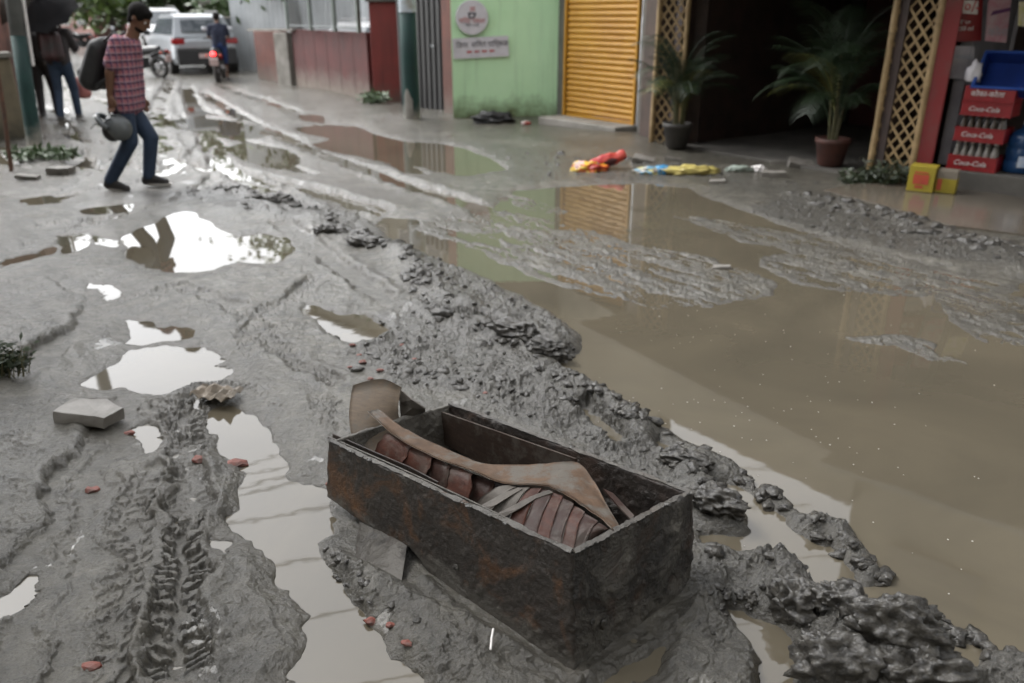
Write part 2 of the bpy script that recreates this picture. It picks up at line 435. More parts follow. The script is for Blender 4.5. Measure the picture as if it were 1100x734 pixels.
track([(345,425),(350,455),(352,490)], .06, .008, .032, .011, .3)
track([(150,420),(115,470),(90,520),(62,580),(40,640),(10,760)], .09, .020, 0, 0, .55, 1)
track([(128,470),(108,530),(96,600),(90,680),(88,760)], .07, .018, 0, 0, .5, 1)
track([(158,500),(140,580),(128,660),(120,780)], .055, .016, .055, .010, .4, 1)
track([(482,340),(520,344),(560,362),(590,382)], .06, .055, .03, .008, .9)
track([(620,434),(640,452),(668,480)], .05, .05, 0, 0, .7)
track([(0,330),(120,300),(240,262),(330,240)], .12, .010, .06, .004, .5)
track([(300,200),(380,225),(430,250)], .10, .03, 0, 0, .7)
track([(220,180),(330,205),(420,232)], .13, .035, 0, 0, .8)
track([(150,220),(90,245),(-30,300)], .12, .02, 0, 0, .5)
track([(215,100),(265,130),(330,160),(450,205),(540,232)], .14, .035, 0, 0, .9)
track([(235,92),(300,115),(390,150),(450,190)], .14, .03, 0, 0, .9)
track([(200,95),(215,130),(240,180),(330,232)], .15, .04, 0, 0, .9)
track([(185,85),(172,110),(168,140),(190,190)], .15, .03, 0, 0, .9)
track([(120,130),(135,170),(60,220)], .12, .02, 0, 0, .6)
track([(345,300),(300,330),(262,372),(240,400)], .07, .022, .045, .008, .8)
track([(420,330),(380,300),(330,262),(300,240)], .09, .024, 0, 0, .9)
track([(370,420),(330,400),(280,360),(250,330),(190,310),(120,330)], .06, .018, .04, .010, .8)
track([(0,420),(60,380),(100,350),(110,320),(60,300)], .09, .02, 0, 0, .7)
track([(20,250),(120,236),(200,215),(240,190)], .10, .026, .06, .008, .8)
track([(0,225),(80,210),(150,200),(210,170),(230,140)], .10, .026, 0, 0, .8)
# long drag marks on the half-drowned tongues of mud between the ruts
dx, dy = .63, -.78
ua = X * dx + Y * dy; va = -X * dy + Y * dx
streak = fbm(ua * .28, va * 3.2, 3.2, 4, .6, 19.); streak2 = fbm(ua * .2, va * 3.2, 9, 3, .6, 88.)
hi_ = .0045 + .024 * streak + .014 * streak2 + .006 * fbm(X, Y, 16, 3, .6, 6.)
h = h * (1 - ISL) + hi_ * ISL
far = sst(6, 11, Y0)
h += far * (.016 * fbm(ua * .35, va * 2.2, 1.6, 4, .6, 23.) + .012 * ridged(ua * .5, va * 1.6, 2.4, 3, 8.))
def slump(H, r):
    def bx(A, ax):
        n = A.shape[ax]; pad = [(0, 0), (0, 0)]; pad[ax] = (r + 1, r); c = np.cumsum(np.pad(A, pad, mode='edge'), axis=ax)
        return (np.take(c, np.arange(2 * r + 1, 2 * r + 1 + n), axis=ax) - np.take(c, np.arange(0, n), axis=ax)) / (2 * r + 1)
    for _ in range(2): H = bx(bx(H, 0), 1)
    return H
SDS = slump(SD.reshape(NY, NX), 9).ravel()
# shores: the mud falls to the water within a hand's breadth and the bed lies under it
sh = sst(0, .11, SD); bed = -.012 + np.maximum(SD, -.25) * .25
low = .0025 + .13 * np.maximum(SD, 0) + .004 * fbm(X, Y, 9, 3, .6, 91.)
steep = .006 + 1.3 * np.maximum(np.minimum(SDS, SD * 3), 0)
cap_ = low + (steep - low) * np.clip(loose * 1.3, 0, 1)
hs_ = np.minimum(h, np.maximum(cap_, .0015 + 0 * h))
h = np.where(SD > 0, np.where(ISL > .15, h * (.35 + .65 * sst(0, .2, SD)), hs_), np.minimum(bed, -.006))

h += np.where(SD > .02, 1, 0) * sst(.02, .12, SD) * (1 - loose) * (1 - TRK) * (1 - ISL) * (.010 * fbm(ua * .25, va * 2.2, 3.2, 4, .6, 301.) + .006 * ridged(ua * .3, va * 2., 5, 3, 77.))
soft = slump(h.reshape(NY, NX), 4).ravel(); lz = np.clip(loose * 1.4, 0, 1) * (1 - .8 * TRK)
h = h * (1 - lz) + soft * lz
h2 = slump(h.reshape(NY, NX), 2).ravel(); h = np.where(TRK > .3, h, h2); dry = sst(0.0, .05, SD)
crumb = np.maximum(0, ridged(X, Y, 9, 5, 5.)); crumb2 = fbm(X, Y, 20, 5, .65, 41.); mask = sst(-.15, .25, fbm(X, Y, 2.6, 3, .5, 66.))
h += dry * (1 - .75 * TRK) * (.35 + .9 * sst(-.25, .25, fbm(X, Y, 1.9, 4, .6, 201.))) * (.0055 * fbm(X, Y, 24, 4, .62, 4.) + .0032 * fbm(X, Y, 62, 4, .65, 14.) - .006 * sst(.12, .5, fbm(X, Y, 34, 3, .6, 27.)) * sst(-.2, .3, fbm(X, Y, 1.6, 3, .5, 52.)) + .006 * np.clip(fbm(X, Y, 11, 5, .65, 35.), -.3, 1)) * fade * (1 - .5 * ISL)
h += dry * loose * (.4 + .6 * mask) * (.030 * crumb ** 1.4 + .030 * crumb2 - .004 + .011 * fbm(X, Y, 60, 4, .65, 15.)) * (.35 + .65 * fade)
h += ISL * (.018 * streak2 + .010 * fbm(ua * .12, va * 2.5, 16, 4, .65, 29.) + .006 * fbm(X, Y, 20, 4, .65, 43.) - .0012)
pool = sst(.10, .34, fbm(ua * .30, va * 1.7, 1.5, 4, .55, 123.)) * sst(8.2, 9.6, Y0) * sst(24, 17, Y0) * sst(.2, -.6, (X - (4.2 - .62 * Y0)) / 1.0)
h -= pool * .075
h += far * .010 * fbm(ua * .5, va * 1.5, 7, 4, .65, 19.) - far * .006
h = np.where((SD < 0) & (ISL < .15), np.minimum(h, -.004), h)
WETNESS = sst(.07, 0.0, SD - .02 * np.clip(fbm(X, Y, 12, 3, .6, 7.), -1, 1)) * sst(.03, .012, h)
X, Y = X0, Y0
# the box has bedded itself in: level the mud where it stands
_bp = W([(615,724),(352,590),(430,520),(742,645)]); sel, d = signed(_bp, .15); k = sst(.06, -.03, d); h[sel] = h[sel] * (1 - k) + np.minimum(h[sel], .012) * k
ridge([(622,738),(690,702),(756,656)], .035, .045, .6); ridge([(596,728),(520,690),(455,630)], .03, .035, .6)
rise = sst(30, 240, Y) * 1.0
h = h + rise
H2 = h.reshape(NY, NX)
def gz(x, y):
    j = int(np.clip(np.searchsorted(ys, y), 1, NY - 1)); u = x / (.93 * y + .6)
    i = int(np.clip(np.searchsorted(us, u), 0, NX - 1)); return float(max(H2[j, i], 0.0))
me = bpy.data.meshes.new('muddy_road')
N = NX * NY; me.vertices.add(N); me.vertices.foreach_set('co', np.stack([X, Y, h], -1).astype(np.float32).ravel())
ii = (np.arange(NY - 1)[:, None] * NX + np.arange(NX - 1)[None, :]).ravel()
quad = np.stack([ii, ii + 1, ii + 1 + NX, ii + NX], -1).astype(np.int32)
nq = len(quad); me.loops.add(nq * 4); me.loops.foreach_set('vertex_index', quad.ravel())
me.polygons.add(nq); me.polygons.foreach_set('loop_start', np.arange(0, nq * 4, 4, dtype=np.int32)); me.polygons.foreach_set('loop_total', np.full(nq, 4, np.int32))
me.polygons.foreach_set('use_smooth', np.ones(nq, bool))
me.update(calc_edges=True)
a = me.attributes.new('damp', 'FLOAT', 'POINT'); a.data.foreach_set('value', np.clip(WETNESS * (1 - .6 * loose), 0, 1).astype(np.float32))
a = me.attributes.new('loose', 'FLOAT', 'POINT'); a.data.foreach_set('value', np.clip(loose, 0, 1).astype(np.float32))
MUD = mud_material(); WATER = water_material()
me.materials.append(MUD)
road = bpy.data.objects.new('road', me); COL.objects.link(road); tag(road, kind='structure')
wy_ = 60.; ww = 1.45
b = MB(); b.add([(-ww * .9, .27, 0), (ww * .9, .27, 0), (ww * (.93 * wy_ + .6), wy_, 0), (-ww * (.93 * wy_ + .6), wy_, 0)], [(0, 1, 2, 3)])
tag(b.build('water', WATER), kind='structure')
b = MB(); b.add([(-600, -300, -.12), (600, -300, -.12), (600, 900, -.12), (-600, 900, -.12)], [(0, 1, 2, 3)])
tag(b.build('ground', MUD), kind='structure')
EXPOSURE = 2.2

# ------------------------------------------------------------------ the row of buildings on the right
def V2(a): return Vector((a[0], a[1], 0))
M_ = {}
M_['conc'] = mat('stained_concrete', (.27, .255, .23), (.15, .14, .12), 2.5, .75, .3, 60)
M_['dark_conc'] = mat('dark_concrete', (.12, .112, .10), (.07, .065, .058), 3, .7, .3, 60)
M_['brown'] = mat('brown_paint', (.07, .045, .038), (.04, .028, .025), 4, .6, .2, 50)
M_['maroon'] = mat('maroon_paint', (.06, .009, .009), (.035, .007, .007), 3, .6)
M_['black'] = mat('black_paint', (.014, .013, .013), (.008, .008, .008), 3, .5)
M_['bamboo'] = mat('bamboo', (.42, .30, .155), (.27, .185, .09), 9, .55, .2, 90)
M_['plaster'] = mat('grey_plaster', (.20, .19, .155), (.14, .13, .105), 1.6, .8, .2, 40)
M_['pink'] = mat('buff_plaster', (.27, .245, .19), (.20, .18, .14), 1.4, .8, .2, 40)
M_['white_wall'] = mat('white_plaster', (.5, .49, .46), (.36, .35, .32), 1.4, .8, .2, 40)
M_['glass'] = mat('dark_glass', (.03, .035, .04), (.02, .022, .025), 2, .08)
M_['tin'] = mat('grey_tin', (.20, .215, .22), (.13, .14, .14), 1.5, .45, .1, 30, .3)
M_['white'] = mat('white_board', (.66, .64, .68), (.56, .55, .58), 6, .45)
M_['red'] = mat('red_plastic', (.26, .008, .012), (.18, .008, .010), 6, .4)
M_['ink'] = mat('dark_ink', (.03, .03, .045), None, 6, .5)
M_['redink'] = mat('red_ink', (.55, .03, .03), None, 6, .5)
M_['paleink'] = mat('white_ink', (.75, .72, .70), None, 6, .5)
M_['greyink'] = mat('grey_ink', (.30, .31, .35), None, 6, .5)
M_['cable'] = mat('cable_rubber', (.02, .02, .02), None, 4, .5)

def painted_wall(name, c1, c2, foot, scale=2, z1=.45, stk=.55):
    m, nt, bs = newmat(name); co = tex(nt); L = nt.links.new
    col = mix(nt, ramp(nt, nz(nt, co, scale, 6, .65), .35, .7), c1, c2)
    mp = nd(nt, 'ShaderNodeMapping'); mp.inputs['Scale'].default_value = (7, 7, .5); L(co, mp.inputs['Vector'])
    col = mix(nt, math_(nt, 'MULTIPLY', ramp(nt, nz(nt, mp.outputs[0], 1.2, 5, .6), .52, .75), stk), col, tuple(q * .55 for q in c2))
    se = nd(nt, 'ShaderNodeSeparateXYZ'); L(co, se.inputs[0])
    z = math_(nt, 'ADD', se.outputs['Z'], math_(nt, 'MULTIPLY_ADD', nz(nt, co, 3.5, 6, .7), -.7, .35))
    col = mix(nt, ramp(nt, z, 0.02, z1, (1, 1, 1), (0, 0, 0)), col, foot)
    L(col, bs.inputs['Base Color']); bs.inputs['Roughness'].default_value = .75
    bump(nt, bs, nz(nt, co, 30, 6, .7), .35, .006)
    return m
M_['green'] = painted_wall('pale_green_paint', (.60, .87, .55), (.53, .81, .49), (.10, .12, .045), 1.6, .42, .3)
M_['redwall'] = painted_wall('dark_red_wall', (.090, .020, .018), (.055, .018, .016), (.17, .145, .12), 2.2, .55)
M_['brickpil'] = painted_wall('brown_brick', (.17, .065, .05), (.10, .05, .042), (.16, .13, .11), 5, .5)
M_['gate_red'] = painted_wall('gate_pillar_red', (.20, .032, .028), (.14, .03, .026), (.12, .06, .05), 2, .4)
M_['redpost'] = mat('worn_red_paint', (.26, .034, .038), (.20, .07, .065), 5, .5, .2, 60, lo=.45, hi=.75)
M_['shut'] = mat('ochre_shutter', (.50, .255, .022), (.42, .20, .018), 2.2, .4, .1, 20)

gl, gr = Q(487, 121, 13.3), Q(602, 121, 13.3)
gl.z = gr.z = 0
sl0, sr0 = Q(608, 123, 12.85), Q(682, 136, 11.6); sl0.z = sr0.z = 0
pl0, pl1 = Q(688, 140, 11.15), Q(698, 140, 10.75); pl0.z = pl1.z = 0
ll0, ll1 = Q(700, 150, 10.5), Q(729, 150, 10.35); ll0.z = ll1.z = 0
lr0, lr1 = Q(932, 197, 8.25), Q(977, 196, 8.0); lr0.z = lr1.z = 0
rp0, rp1 = Q(981, 178, 7.98), Q(1001, 178, 7.9); rp0.z = rp1.z = 0
fdir = (lr0 - ll1).normalized(); nin = Vector((-fdir.y, fdir.x, 0))
if nin.y < 0: nin = -nin
# ---- house with the green wall, shutter and porch
house = empty('house', (gl.x, gl.y, 0), label='long low house with pale green wall, ochre roller shutter and dark open porch', cat='house')
b = MB().wall(gl, gr, -.05, 2.7, .25); b.build('wall', M_['green'], house)
b = MB().wall(gl, gr, 2.7, 6.1, .25)
b.wall(gr, sl0, 2.6, 5.3, .25); b.wall(sl0, ll1, 2.6, 4.7, .25); b.wall(ll1, lr1, 2.55, 3.75, .25)
b.build('upper_wall', M_['plaster'], house)
b = MB().wall(gr + Vector((-.06, -.07, 0)), sl0 + Vector((.0, -.04, 0)), -.05, 2.6, .4); b.build('door_jamb', M_['dark_conc'], house)
# roller shutter with real slats
d = (sr0 - sl0); w = d.length; d.normalize(); n = Vector((-d.y, d.x, 0)); fr = -n
prof = []
zb = .19; ns = 30; sp = 2.42 / ns
b = MB(); rows = []
for i in range(ns):
    z = zb + i * sp
    for t, o in ((0, 0), (.08, .004), (.16, .018), (.5, .028), (.84, .018), (.92, .004)):
        rows.append((z + t * sp, o))
grid = [[sl0 + fr * o + Vector((0, 0, z)), sr0 + fr * o + Vector((0, 0, z))] for z, o in rows]
b.sheet(grid, .004); sh_o = b.build('roller_shutter', M_['shut'], house)
b = MB().obox((sl0 + sr0) / 2 + fr * .012 + Vector((0, 0, zb - .025)), d * w / 2, fr * .02, (0, 0, .022)); b.build('bottom_bar', M_['shut'], sh_o)
for q in (sl0, sr0): MB().obox(q + fr * .03 + Vector((0, 0, 1.35)), d * .02, fr * .03, (0, 0, 1.2)).build('guide_rail', M_['shut'], sh_o)
b = MB().prism([sl0 + Vector((-.10, -.02, 0)) , sl0 + fr * .42 + Vector((-.1, 0, 0)), sr0 + fr * .42 + d * .05, sr0 + d * .05], (0, 0, .155)); b.build('step', M_['conc'], house, bevel=.02)
b = MB().wall(pl0 + fr * .02, pl1, -.02, 2.6, .22); b.build('pillar', M_['brown'], house)
b = MB().wall(sr0 + d * .03, pl0, -.02, 2.6, .2); b.build('side_wall', M_['dark_conc'], house)
# porch: floor, back and side walls, roof
A, B_ = ll1, lr0 + fdir * .10
dep = nin * 3.6
b = MB().prism([A - nin * .0 + Vector((0, 0, -.1)), B_ + Vector((0, 0, -.1)), B_ + dep + Vector((0, 0, -.1)), A + dep + Vector((0, 0, -.1))], (0, 0, .16)); b.build('porch_floor', M_['dark_conc'], house)
wi = MB().wall(A + dep - fdir * 2, B_ + dep + fdir * .8, .0, 2.65, .2); bw = wi.build('porch_wall', M_['maroon'], house)
p0 = A + dep; 
wl_, wr_ = on_plane(806, 40, p0, nin), on_plane(925, 40, p0, nin); zl = on_plane(860, 72, p0, nin).z
b = MB().prism([Vector((wl_.x, wl_.y, zl)), Vector((wr_.x, wr_.y, zl)), Vector((wr_.x, wr_.y, 2.4)), Vector((wl_.x, wl_.y, 2.4))], -nin * .04); b.build('window', M_['black'], house)
dl, dr = on_plane(735, 40, p0, nin), on_plane(776, 40, p0, nin)
b = MB().prism([Vector((dl.x, dl.y, .08)), Vector((dr.x, dr.y, .08)), Vector((dr.x, dr.y, 2.3)), Vector((dl.x, dl.y, 2.3))], -nin * .04); b.build('door', M_['black'], house)
zt = on_plane(860, 104, p0, nin).z
b = MB().prism([Vector((dr.x, dr.y, .03)) + fdir * .05, Vector((wr_.x, wr_.y, .03)), Vector((wr_.x, wr_.y, zt)), Vector((dr.x, dr.y, zt)) + fdir * .05], -nin * .06); b.build('plinth', M_['black'], house)
b = MB().wall(B_ + fdir * .02, B_ + dep, .062, 2.55, .1); b.build('porch_side_wall', M_['brown'], house); MB().wall(pl1 + nin * .15, A + nin * .35, .0, 2.6, .1).build('porch_side_wall', M_['brown'], house); b = MB().wall(A - fdir * .14 + nin * .06, A - fdir * .14 + dep, .0, 2.6, .1); b.build('porch_side_wall', M_['brown'], house)
b = MB().prism([sr0 + nin * .3 + Vector((0, 0, 2.56)), B_ + nin * .26 + Vector((0, 0, 2.56)), B_ + dep + fdir * .8 + Vector((0, 0, 2.56)), sr0 + dep + Vector((0, 0, 2.56))], (0, 0, .15)); b.build('porch_roof', M_['dark_conc'], house)
MB().prism([pl0 + nin * .28 + Vector((0, 0, 2.5)), lr1 + nin * .3 + fdir * .5 + Vector((0, 0, 2.5)), lr1 - nin * 1.25 + fdir * .5 + Vector((0, 0, 2.42)), pl0 - nin * 1.0 + Vector((0, 0, 2.42))], (0, 0, .05)).build('added_awning', M_['dark_conc'], house)  # overhang added out of view to shade the porch front
b = MB().prism([gl + Vector((0, .25, 4.0)), gr + Vector((.2, .25, 4.0)), gr + Vector((3, 3, 4.0)), gl + Vector((0, 4, 4.0))], (0, 0, .15)); b.build('roof', M_['dark_conc'], house)
for px in (512, 560):
    q = Q(px, 20, 13.3); MB().box(q.x - .28, q.x + .28, 13.26, 13.31, 3.4, 4.7).build('window', M_['glass'], house)

# ---- lattice screens of split bamboo
def lattice(a, c, z0, z1, label, step=.105):
    a, c = Vector((a.x, a.y, 0)), Vector((c.x, c.y, 0)); d = (c - a); w = d.length; d.normalize(); n = Vector((d.y, -d.x, 0))
    r = empty('lattice_screen', a, label=label, cat='screen')
    mb = MB(); h_ = z1 - z0
    for fam in (0, 1):
        k = -h_ * 1.0
        while k < w + h_:
            # strip from (k, 0) rising with slope -1.25 / +1.25
            s_ = -1.0 if fam == 0 else 1.0
            pts = []
            for t in np.linspace(0, h_, 120):
                x = k + s_ * t * .72 + (h_ * .72 if fam == 0 else -0.0) - (0 if fam == 0 else h_ * .0)
                if 0 <= x <= w: pts.append((x, t))
            if len(pts) > 2:
                (xa, ta), (xb, tb) = pts[0], pts[-1]
                p = a + d * xa + Vector((0, 0, z0 + ta)); q = a + d * xb + Vector((0, 0, z0 + tb))
                cc = (p + q) / 2 + n * (.006 if fam == 0 else -.006); ax = (q - p) / 2; up = ax.cross(n).normalized()
                mb.obox(cc, ax, n * .004, up * (.011 + rnd.uniform(-.002, .002)))
            k += step * (1 + rnd.uniform(-.08, .08))
    mb.build('slats', M_['bamboo'], r)
    for q in (a, c):
        MB().tube([q + n * .02 + Vector((0, 0, z)) for z in np.linspace(z0 - .06, z1, 9)], [.028 + .004 * (i % 2) for i in range(9)], 10).build('pole', M_['bamboo'], r, smooth=True)
    return r
lattice(ll0, ll1, .05, 2.55, 'narrow bamboo lattice screen beside the dark brown pillar and ochre shutter')
lattice(lr0, lr1, .03, 2.55, 'bamboo lattice screen standing between porch and worn red shop post')

# ---- shop on a plinth
shop = empty('shop', rp0.copy(), label='narrow open-fronted shop with worn red post and concrete plinth', cat='shop')
sd0 = G(1017, 182, .22); sd1 = G(1100, 191, .22); sdir = V2(sd1 - sd0).normalized(); sin_ = Vector((-sdir.y, sdir.x, 0))
S0 = V2(sd0) - sdir * .02; S1 = S0 + sdir * 3.2
b = MB().prism([S0 + Vector((0, 0, -.05)), S1 + Vector((0, 0, -.05)), S1 + sin_ * 2.4 + Vector((0, 0, -.05)), S0 + sin_ * 2.4 + Vector((0, 0, -.05))], (0, 0, .27)); b.build('plinth', M_['dark_conc'], shop, bevel=.015)
pd = V2(rp1 - rp0).normalized(); pn_ = Vector((-pd.y, pd.x, 0))
b = MB().obox((rp0 + rp1) / 2 + Vector((0, 0, 1.4)) + pn_ * .05, (rp1 - rp0) / 2, pn_ * .05, (0, 0, 1.25)); b.build('post', M_['redpost'], shop, bevel=.01)
b = MB().wall(S0 + sin_ * 1.9, S1 + sin_ * 1.9, .22, 2.65, .15); b.build('back_wall', M_['brown'], shop)
b = MB().wall(S0 + sin_ * .28 - sdir * .04, S0 + sin_ * 1.9 - sdir * .04, .22, 2.65, .1); b.build('side_wall', mat('pale_boarding', (.18, .175, .185), (.13, .125, .135), 3, .7), shop)
b = MB().prism([S0 + Vector((0, 0, 2.66)) - sdir * .3, S1 + Vector((0, 0, 2.66)), S1 + sin_ * 3 + Vector((0, 0, 2.66)), S0 - sdir * .3 + sin_ * 3 + Vector((0, 0, 2.66))], (0, 0, .15))
b.build('ceiling', M_['dark_conc'], shop)
MB().prism([S0 - sdir * .25 + sin_ * .1 + Vector((0, 0, 2.55)), S1 + sin_ * .1 + Vector((0, 0, 2.55)), S1 - sin_ * 1.45 + Vector((0, 0, 2.45)), S0 - sdir * .25 - sin_ * 1.45 + Vector((0, 0, 2.45))], (0, 0, .05)).build('added_awning', M_['tin'], shop)  # unseen overhang, added to keep the shop front dark
u0 = S0 - sdir * .35 + sin_ * .35
b = MB().wall(u0 , S1 + sin_ * .3 + sdir * 5, 2.6, 11.5, 4.0); b.build('upper_wall', M_['pink'], shop)
for k in range(3):
    for z in (4.2, 7.4):
        c = u0 + sdir * (1.0 + 2.1 * k) - sin_ * .02; MB().obox(c + Vector((0, 0, z + .7)), sdir * .5, sin_ * .05, (0, 0, .7)).build('window', M_['glass'], shop)
b = MB().wall(S1, S1 + sdir * 6, -.05, 2.65, .3); b.build('wall', M_['brown'], shop)

# pavement apron in front of the shop
ap = [G(*p) for p in ((884, 210), (915, 203), (950, 200), (1010, 204), (1100, 219), (1190, 233), (1190, 268), (1100, 259), (1023, 249), (947, 226))]
b = MB().prism([Vector((p.x, p.y, -.08)) for p in ap][::-1], (0, 0, .13))
wetc = mat('wet_apron', (.115, .098, .078), (.085, .073, .058), 1.6, .16, .06, 25); tag(b.build('pavement', wetc), kind='structure')

# ---- writing helpers
def text(body, size, c, dx_, up, material, name='lettering', parent=None, depth=.002, shear=0, align='CENTER'):
    cu = bpy.data.curves.new('txt', 'FONT'); cu.body = body; cu.size = size; cu.align_x = align; cu.align_y = 'CENTER'; cu.extrude = depth; cu.shear = shear; cu.resolution_u = 3
    o = bpy.data.objects.new('txt', cu); COL.objects.link(o); dg = bpy.context.evaluated_depsgraph_get(); dg.update()
    m2 = bpy.data.meshes.new_from_object(o.evaluated_get(dg)); bpy.data.objects.remove(o)
    dx_, up = Vector(dx_).normalized(), Vector(up).normalized(); nn = dx_.cross(up).normalized(); up = nn.cross(dx_)
    off = root_loc(parent) if parent else Vector((0, 0, 0))
    for v in m2.vertices:
        q = v.co.copy(); v.co = Vector(c) - off + dx_ * q.x + up * q.y + nn * q.z
    m2.materials.clear(); m2.materials.append(material)
    ob = bpy.data.objects.new(name, m2); COL.objects.link(ob); ob.parent = parent
    return ob
# signs on the green wall
ys_ = 13.27
c = Q(507, 19, ys_); r0 = (Q(524, 19, ys_).x - Q(489, 19, ys_).x) / 2; up = Vector((0, 0, 1)); rt = Vector((1, 0, 0))
sg = empty('round_sign', c, label='round white cup sign fixed above the small lettered board', cat='sign')
MB().lathe([(r0 * .985, 0), (r0, -.005), (r0, -.025), (r0 * .97, -.03)], 40, c, 'y').build('board', M_['white'], sg, smooth=False)
f = c + Vector((0, -.034, 0))
b = MB()
P = lambda x, z: f + Vector((x, 0, z)) * r0
b.prism([P(-.24, .28), P(.26, .28), P(.26, .20), P(-.24, .20)], (0, -.002, 0)); b.prism([P(-.22, .20), P(-.1, .20), P(-.12, -.04), P(-.19, -.0)], (0, -.002, 0)); b.prism([P(.14, .20), P(.26, .20), P(.16, -.02), P(.08, -.04)], (0, -.002, 0)); b.prism([P(-.19, -.04), P(.15, -.04), P(.1, .03), P(-.14, .03)], (0, -.0025, 0))
b.build('cup_emblem', M_['ink'], sg)
b = MB()
for k in (-.09, .02, .13): b.prism([P(k - .03, .36), P(k + .03, .36), P(k + .07, .62), P(k + .01, .62)], (0, -.002, 0))
b.build('steam_emblem', mat('faded_red', (.55, .22, .22), None, 5, .5), sg)
text('चिया पसल', r0 * .40, P(0, -.20), rt, up, mat('faded_red_ink', (.60, .20, .19), None, 5, .5), parent=sg)
text('चिया कफी', r0 * .22, P(0, -.44), rt, up, M_['greyink'], parent=sg)
a0 = Q(487, 63.6, ys_); a1 = Q(546.5, 60.5, ys_); a2 = Q(545, 38.5, ys_); a3 = Q(487, 41.5, ys_); 
c = (a0 + a1 + a2 + a3) / 4; tx = (a1 - a0).normalized(); ux = Vector((-tx.z, 0, tx.x)); hw = (a1 - a0).length / 2; hh = ((a3 - a0).length) / 2
sb = empty('lettered_sign', c, label='small tilted white board with dark lettering and four red arrows', cat='sign')
MB().obox(c, tx * hw, (0, .008, 0), ux * hh).build('board', M_['white'], sb)
text('िडया', hh * .72, c + tx * (-hw * .66) + ux * hh * .28 + Vector((0, -.01, 0)), tx, ux, M_['ink'], parent=sb)
text('सिमत', hh * .72, c + tx * (-hw * .06) + ux * hh * .28 + Vector((0, -.01, 0)), tx, ux, M_['ink'], parent=sb)
text('पािर्कङ', hh * .72, c + tx * (hw * .62) + ux * hh * .28 + Vector((0, -.01, 0)), tx, ux, M_['ink'], parent=sb)
b = MB()
for k in range(4):
    o = c + tx * hw * (-.42 + .27 * k) - ux * hh * .38 + Vector((0, -.0095, 0)); q = lambda x, z: o + tx * x * hw + ux * z * hh
    b.prism([q(-.1, 0), q(-.02, -.15), q(-.02, -.07), q(.1, -.07), q(.1, .07), q(-.02, .07), q(-.02, .15)], (0, -.003, 0))
b.build('arrows', M_['redink'], sb)

# ---- palms in pots
M_['palm'] = mat('palm_leaf', (.016, .036, .010), (.009, .020, .008), 6, .55)
M_['palm_yellow'] = mat('palm_leaf_yellow', (.16, .15, .03), (.08, .10, .025), 6, .45)
M_['stem'] = mat('palm_stem', (.10, .10, .04), (.07, .06, .03), 6, .6)
M_['pot'] = mat('clay_pot', (.10, .035, .025), (.06, .03, .025), 6, .7)
M_['blackpot'] = mat('dark_pot', (.05, .045, .04), (.03, .028, .026), 6, .6)
def palm(px, py, y, hgt, nfr, label, pm, seed, lean=(0, 0)):
    q = Q(px, py, y); g = Vector((q.x, q.y, 0.06)); rr = random.Random(seed)
    r = empty('potted_palm', g, label=label, cat='palm', group='potted palms by the porch')
    MB().lathe([(.10, 0), (.13, .02), (.17, .24), (.185, .25), (.185, .30), (.165, .30), (.155, .26)], 20, g).build('pot', pm, r, smooth=True)
    b = MB()
    for k in range(9):
        a = rr.uniform(0, 6.28); o = rr.uniform(.01, .08); p = g + Vector((math.cos(a) * o, math.sin(a) * o, .26))
        b.tube([p, p + Vector((math.cos(a) * .05, math.sin(a) * .05, hgt * .3)), p + Vector((math.cos(a) * .1, math.sin(a) * .1, hgt * .45))], [.014, .012, .008], 6)
    b.build('stem', M_['stem'], r)
    for k in range(nfr):
        a = 2 * math.pi * k / nfr + rr.uniform(-.3, .3); el = rr.uniform(.55, 1.45); L = hgt * rr.uniform(.32, .55); st = g + Vector((math.cos(a) * .07, math.sin(a) * .07, hgt * rr.uniform(.22, .52)))
        mb = MB(); pts = []; p = st.copy(); e = el + .5
        N_ = 14
        for i in range(N_):
            pts.append(p.copy()); e -= rr.uniform(.07, .15) * (1.3 if el < .8 else 1); dr_ = Vector((math.cos(a) * math.cos(e) + lean[0], math.sin(a) * math.cos(e) + lean[1], math.sin(e))); p = p + dr_ * L / N_
        mb.tube(pts, list(np.linspace(.008, .002, N_)), 5)
        for i in range(3, N_):
            t = (pts[i] - pts[i - 1]).normalized(); sd = t.cross(Vector((0, 0, 1))).normalized()
            for s_ in (-1, 1):
                for m_i in range(2):
                    o = pts[i - 1].lerp(pts[i], m_i * .5); ll = L * .30 * math.sin(math.pi * (i - 1.6) / (N_ - .5)) * rr.uniform(.85, 1.1) + .05
                    dv = (sd * s_ * .8 + t * .65 + Vector((0, 0, .1))).normalized(); dn = Vector((0, 0, -.35))
                    w_ = t * .0045
                    m1 = o + dv * ll * .5; e1 = o + dv * ll + dn * ll
                    mb.add([o - w_, o + w_, m1 + w_ + dn * ll * .2, m1 - w_ + dn * ll * .2, e1], [(0, 1, 2, 3), (3, 2, 4)])
        mb.build('frond', M_['palm_yellow'] if rr.random() < .05 else M_['palm'], r)
palm(726, 160, 10.15, 1.65, 34, 'potted palm with dark pot drooping in front of the narrow lattice', M_['blackpot'], 3)
palm(890, 186, 8.85, 1.95, 40, 'potted palm in a reddish pot beside the wide lattice screen', M_['pot'], 8, (-.12, 0))

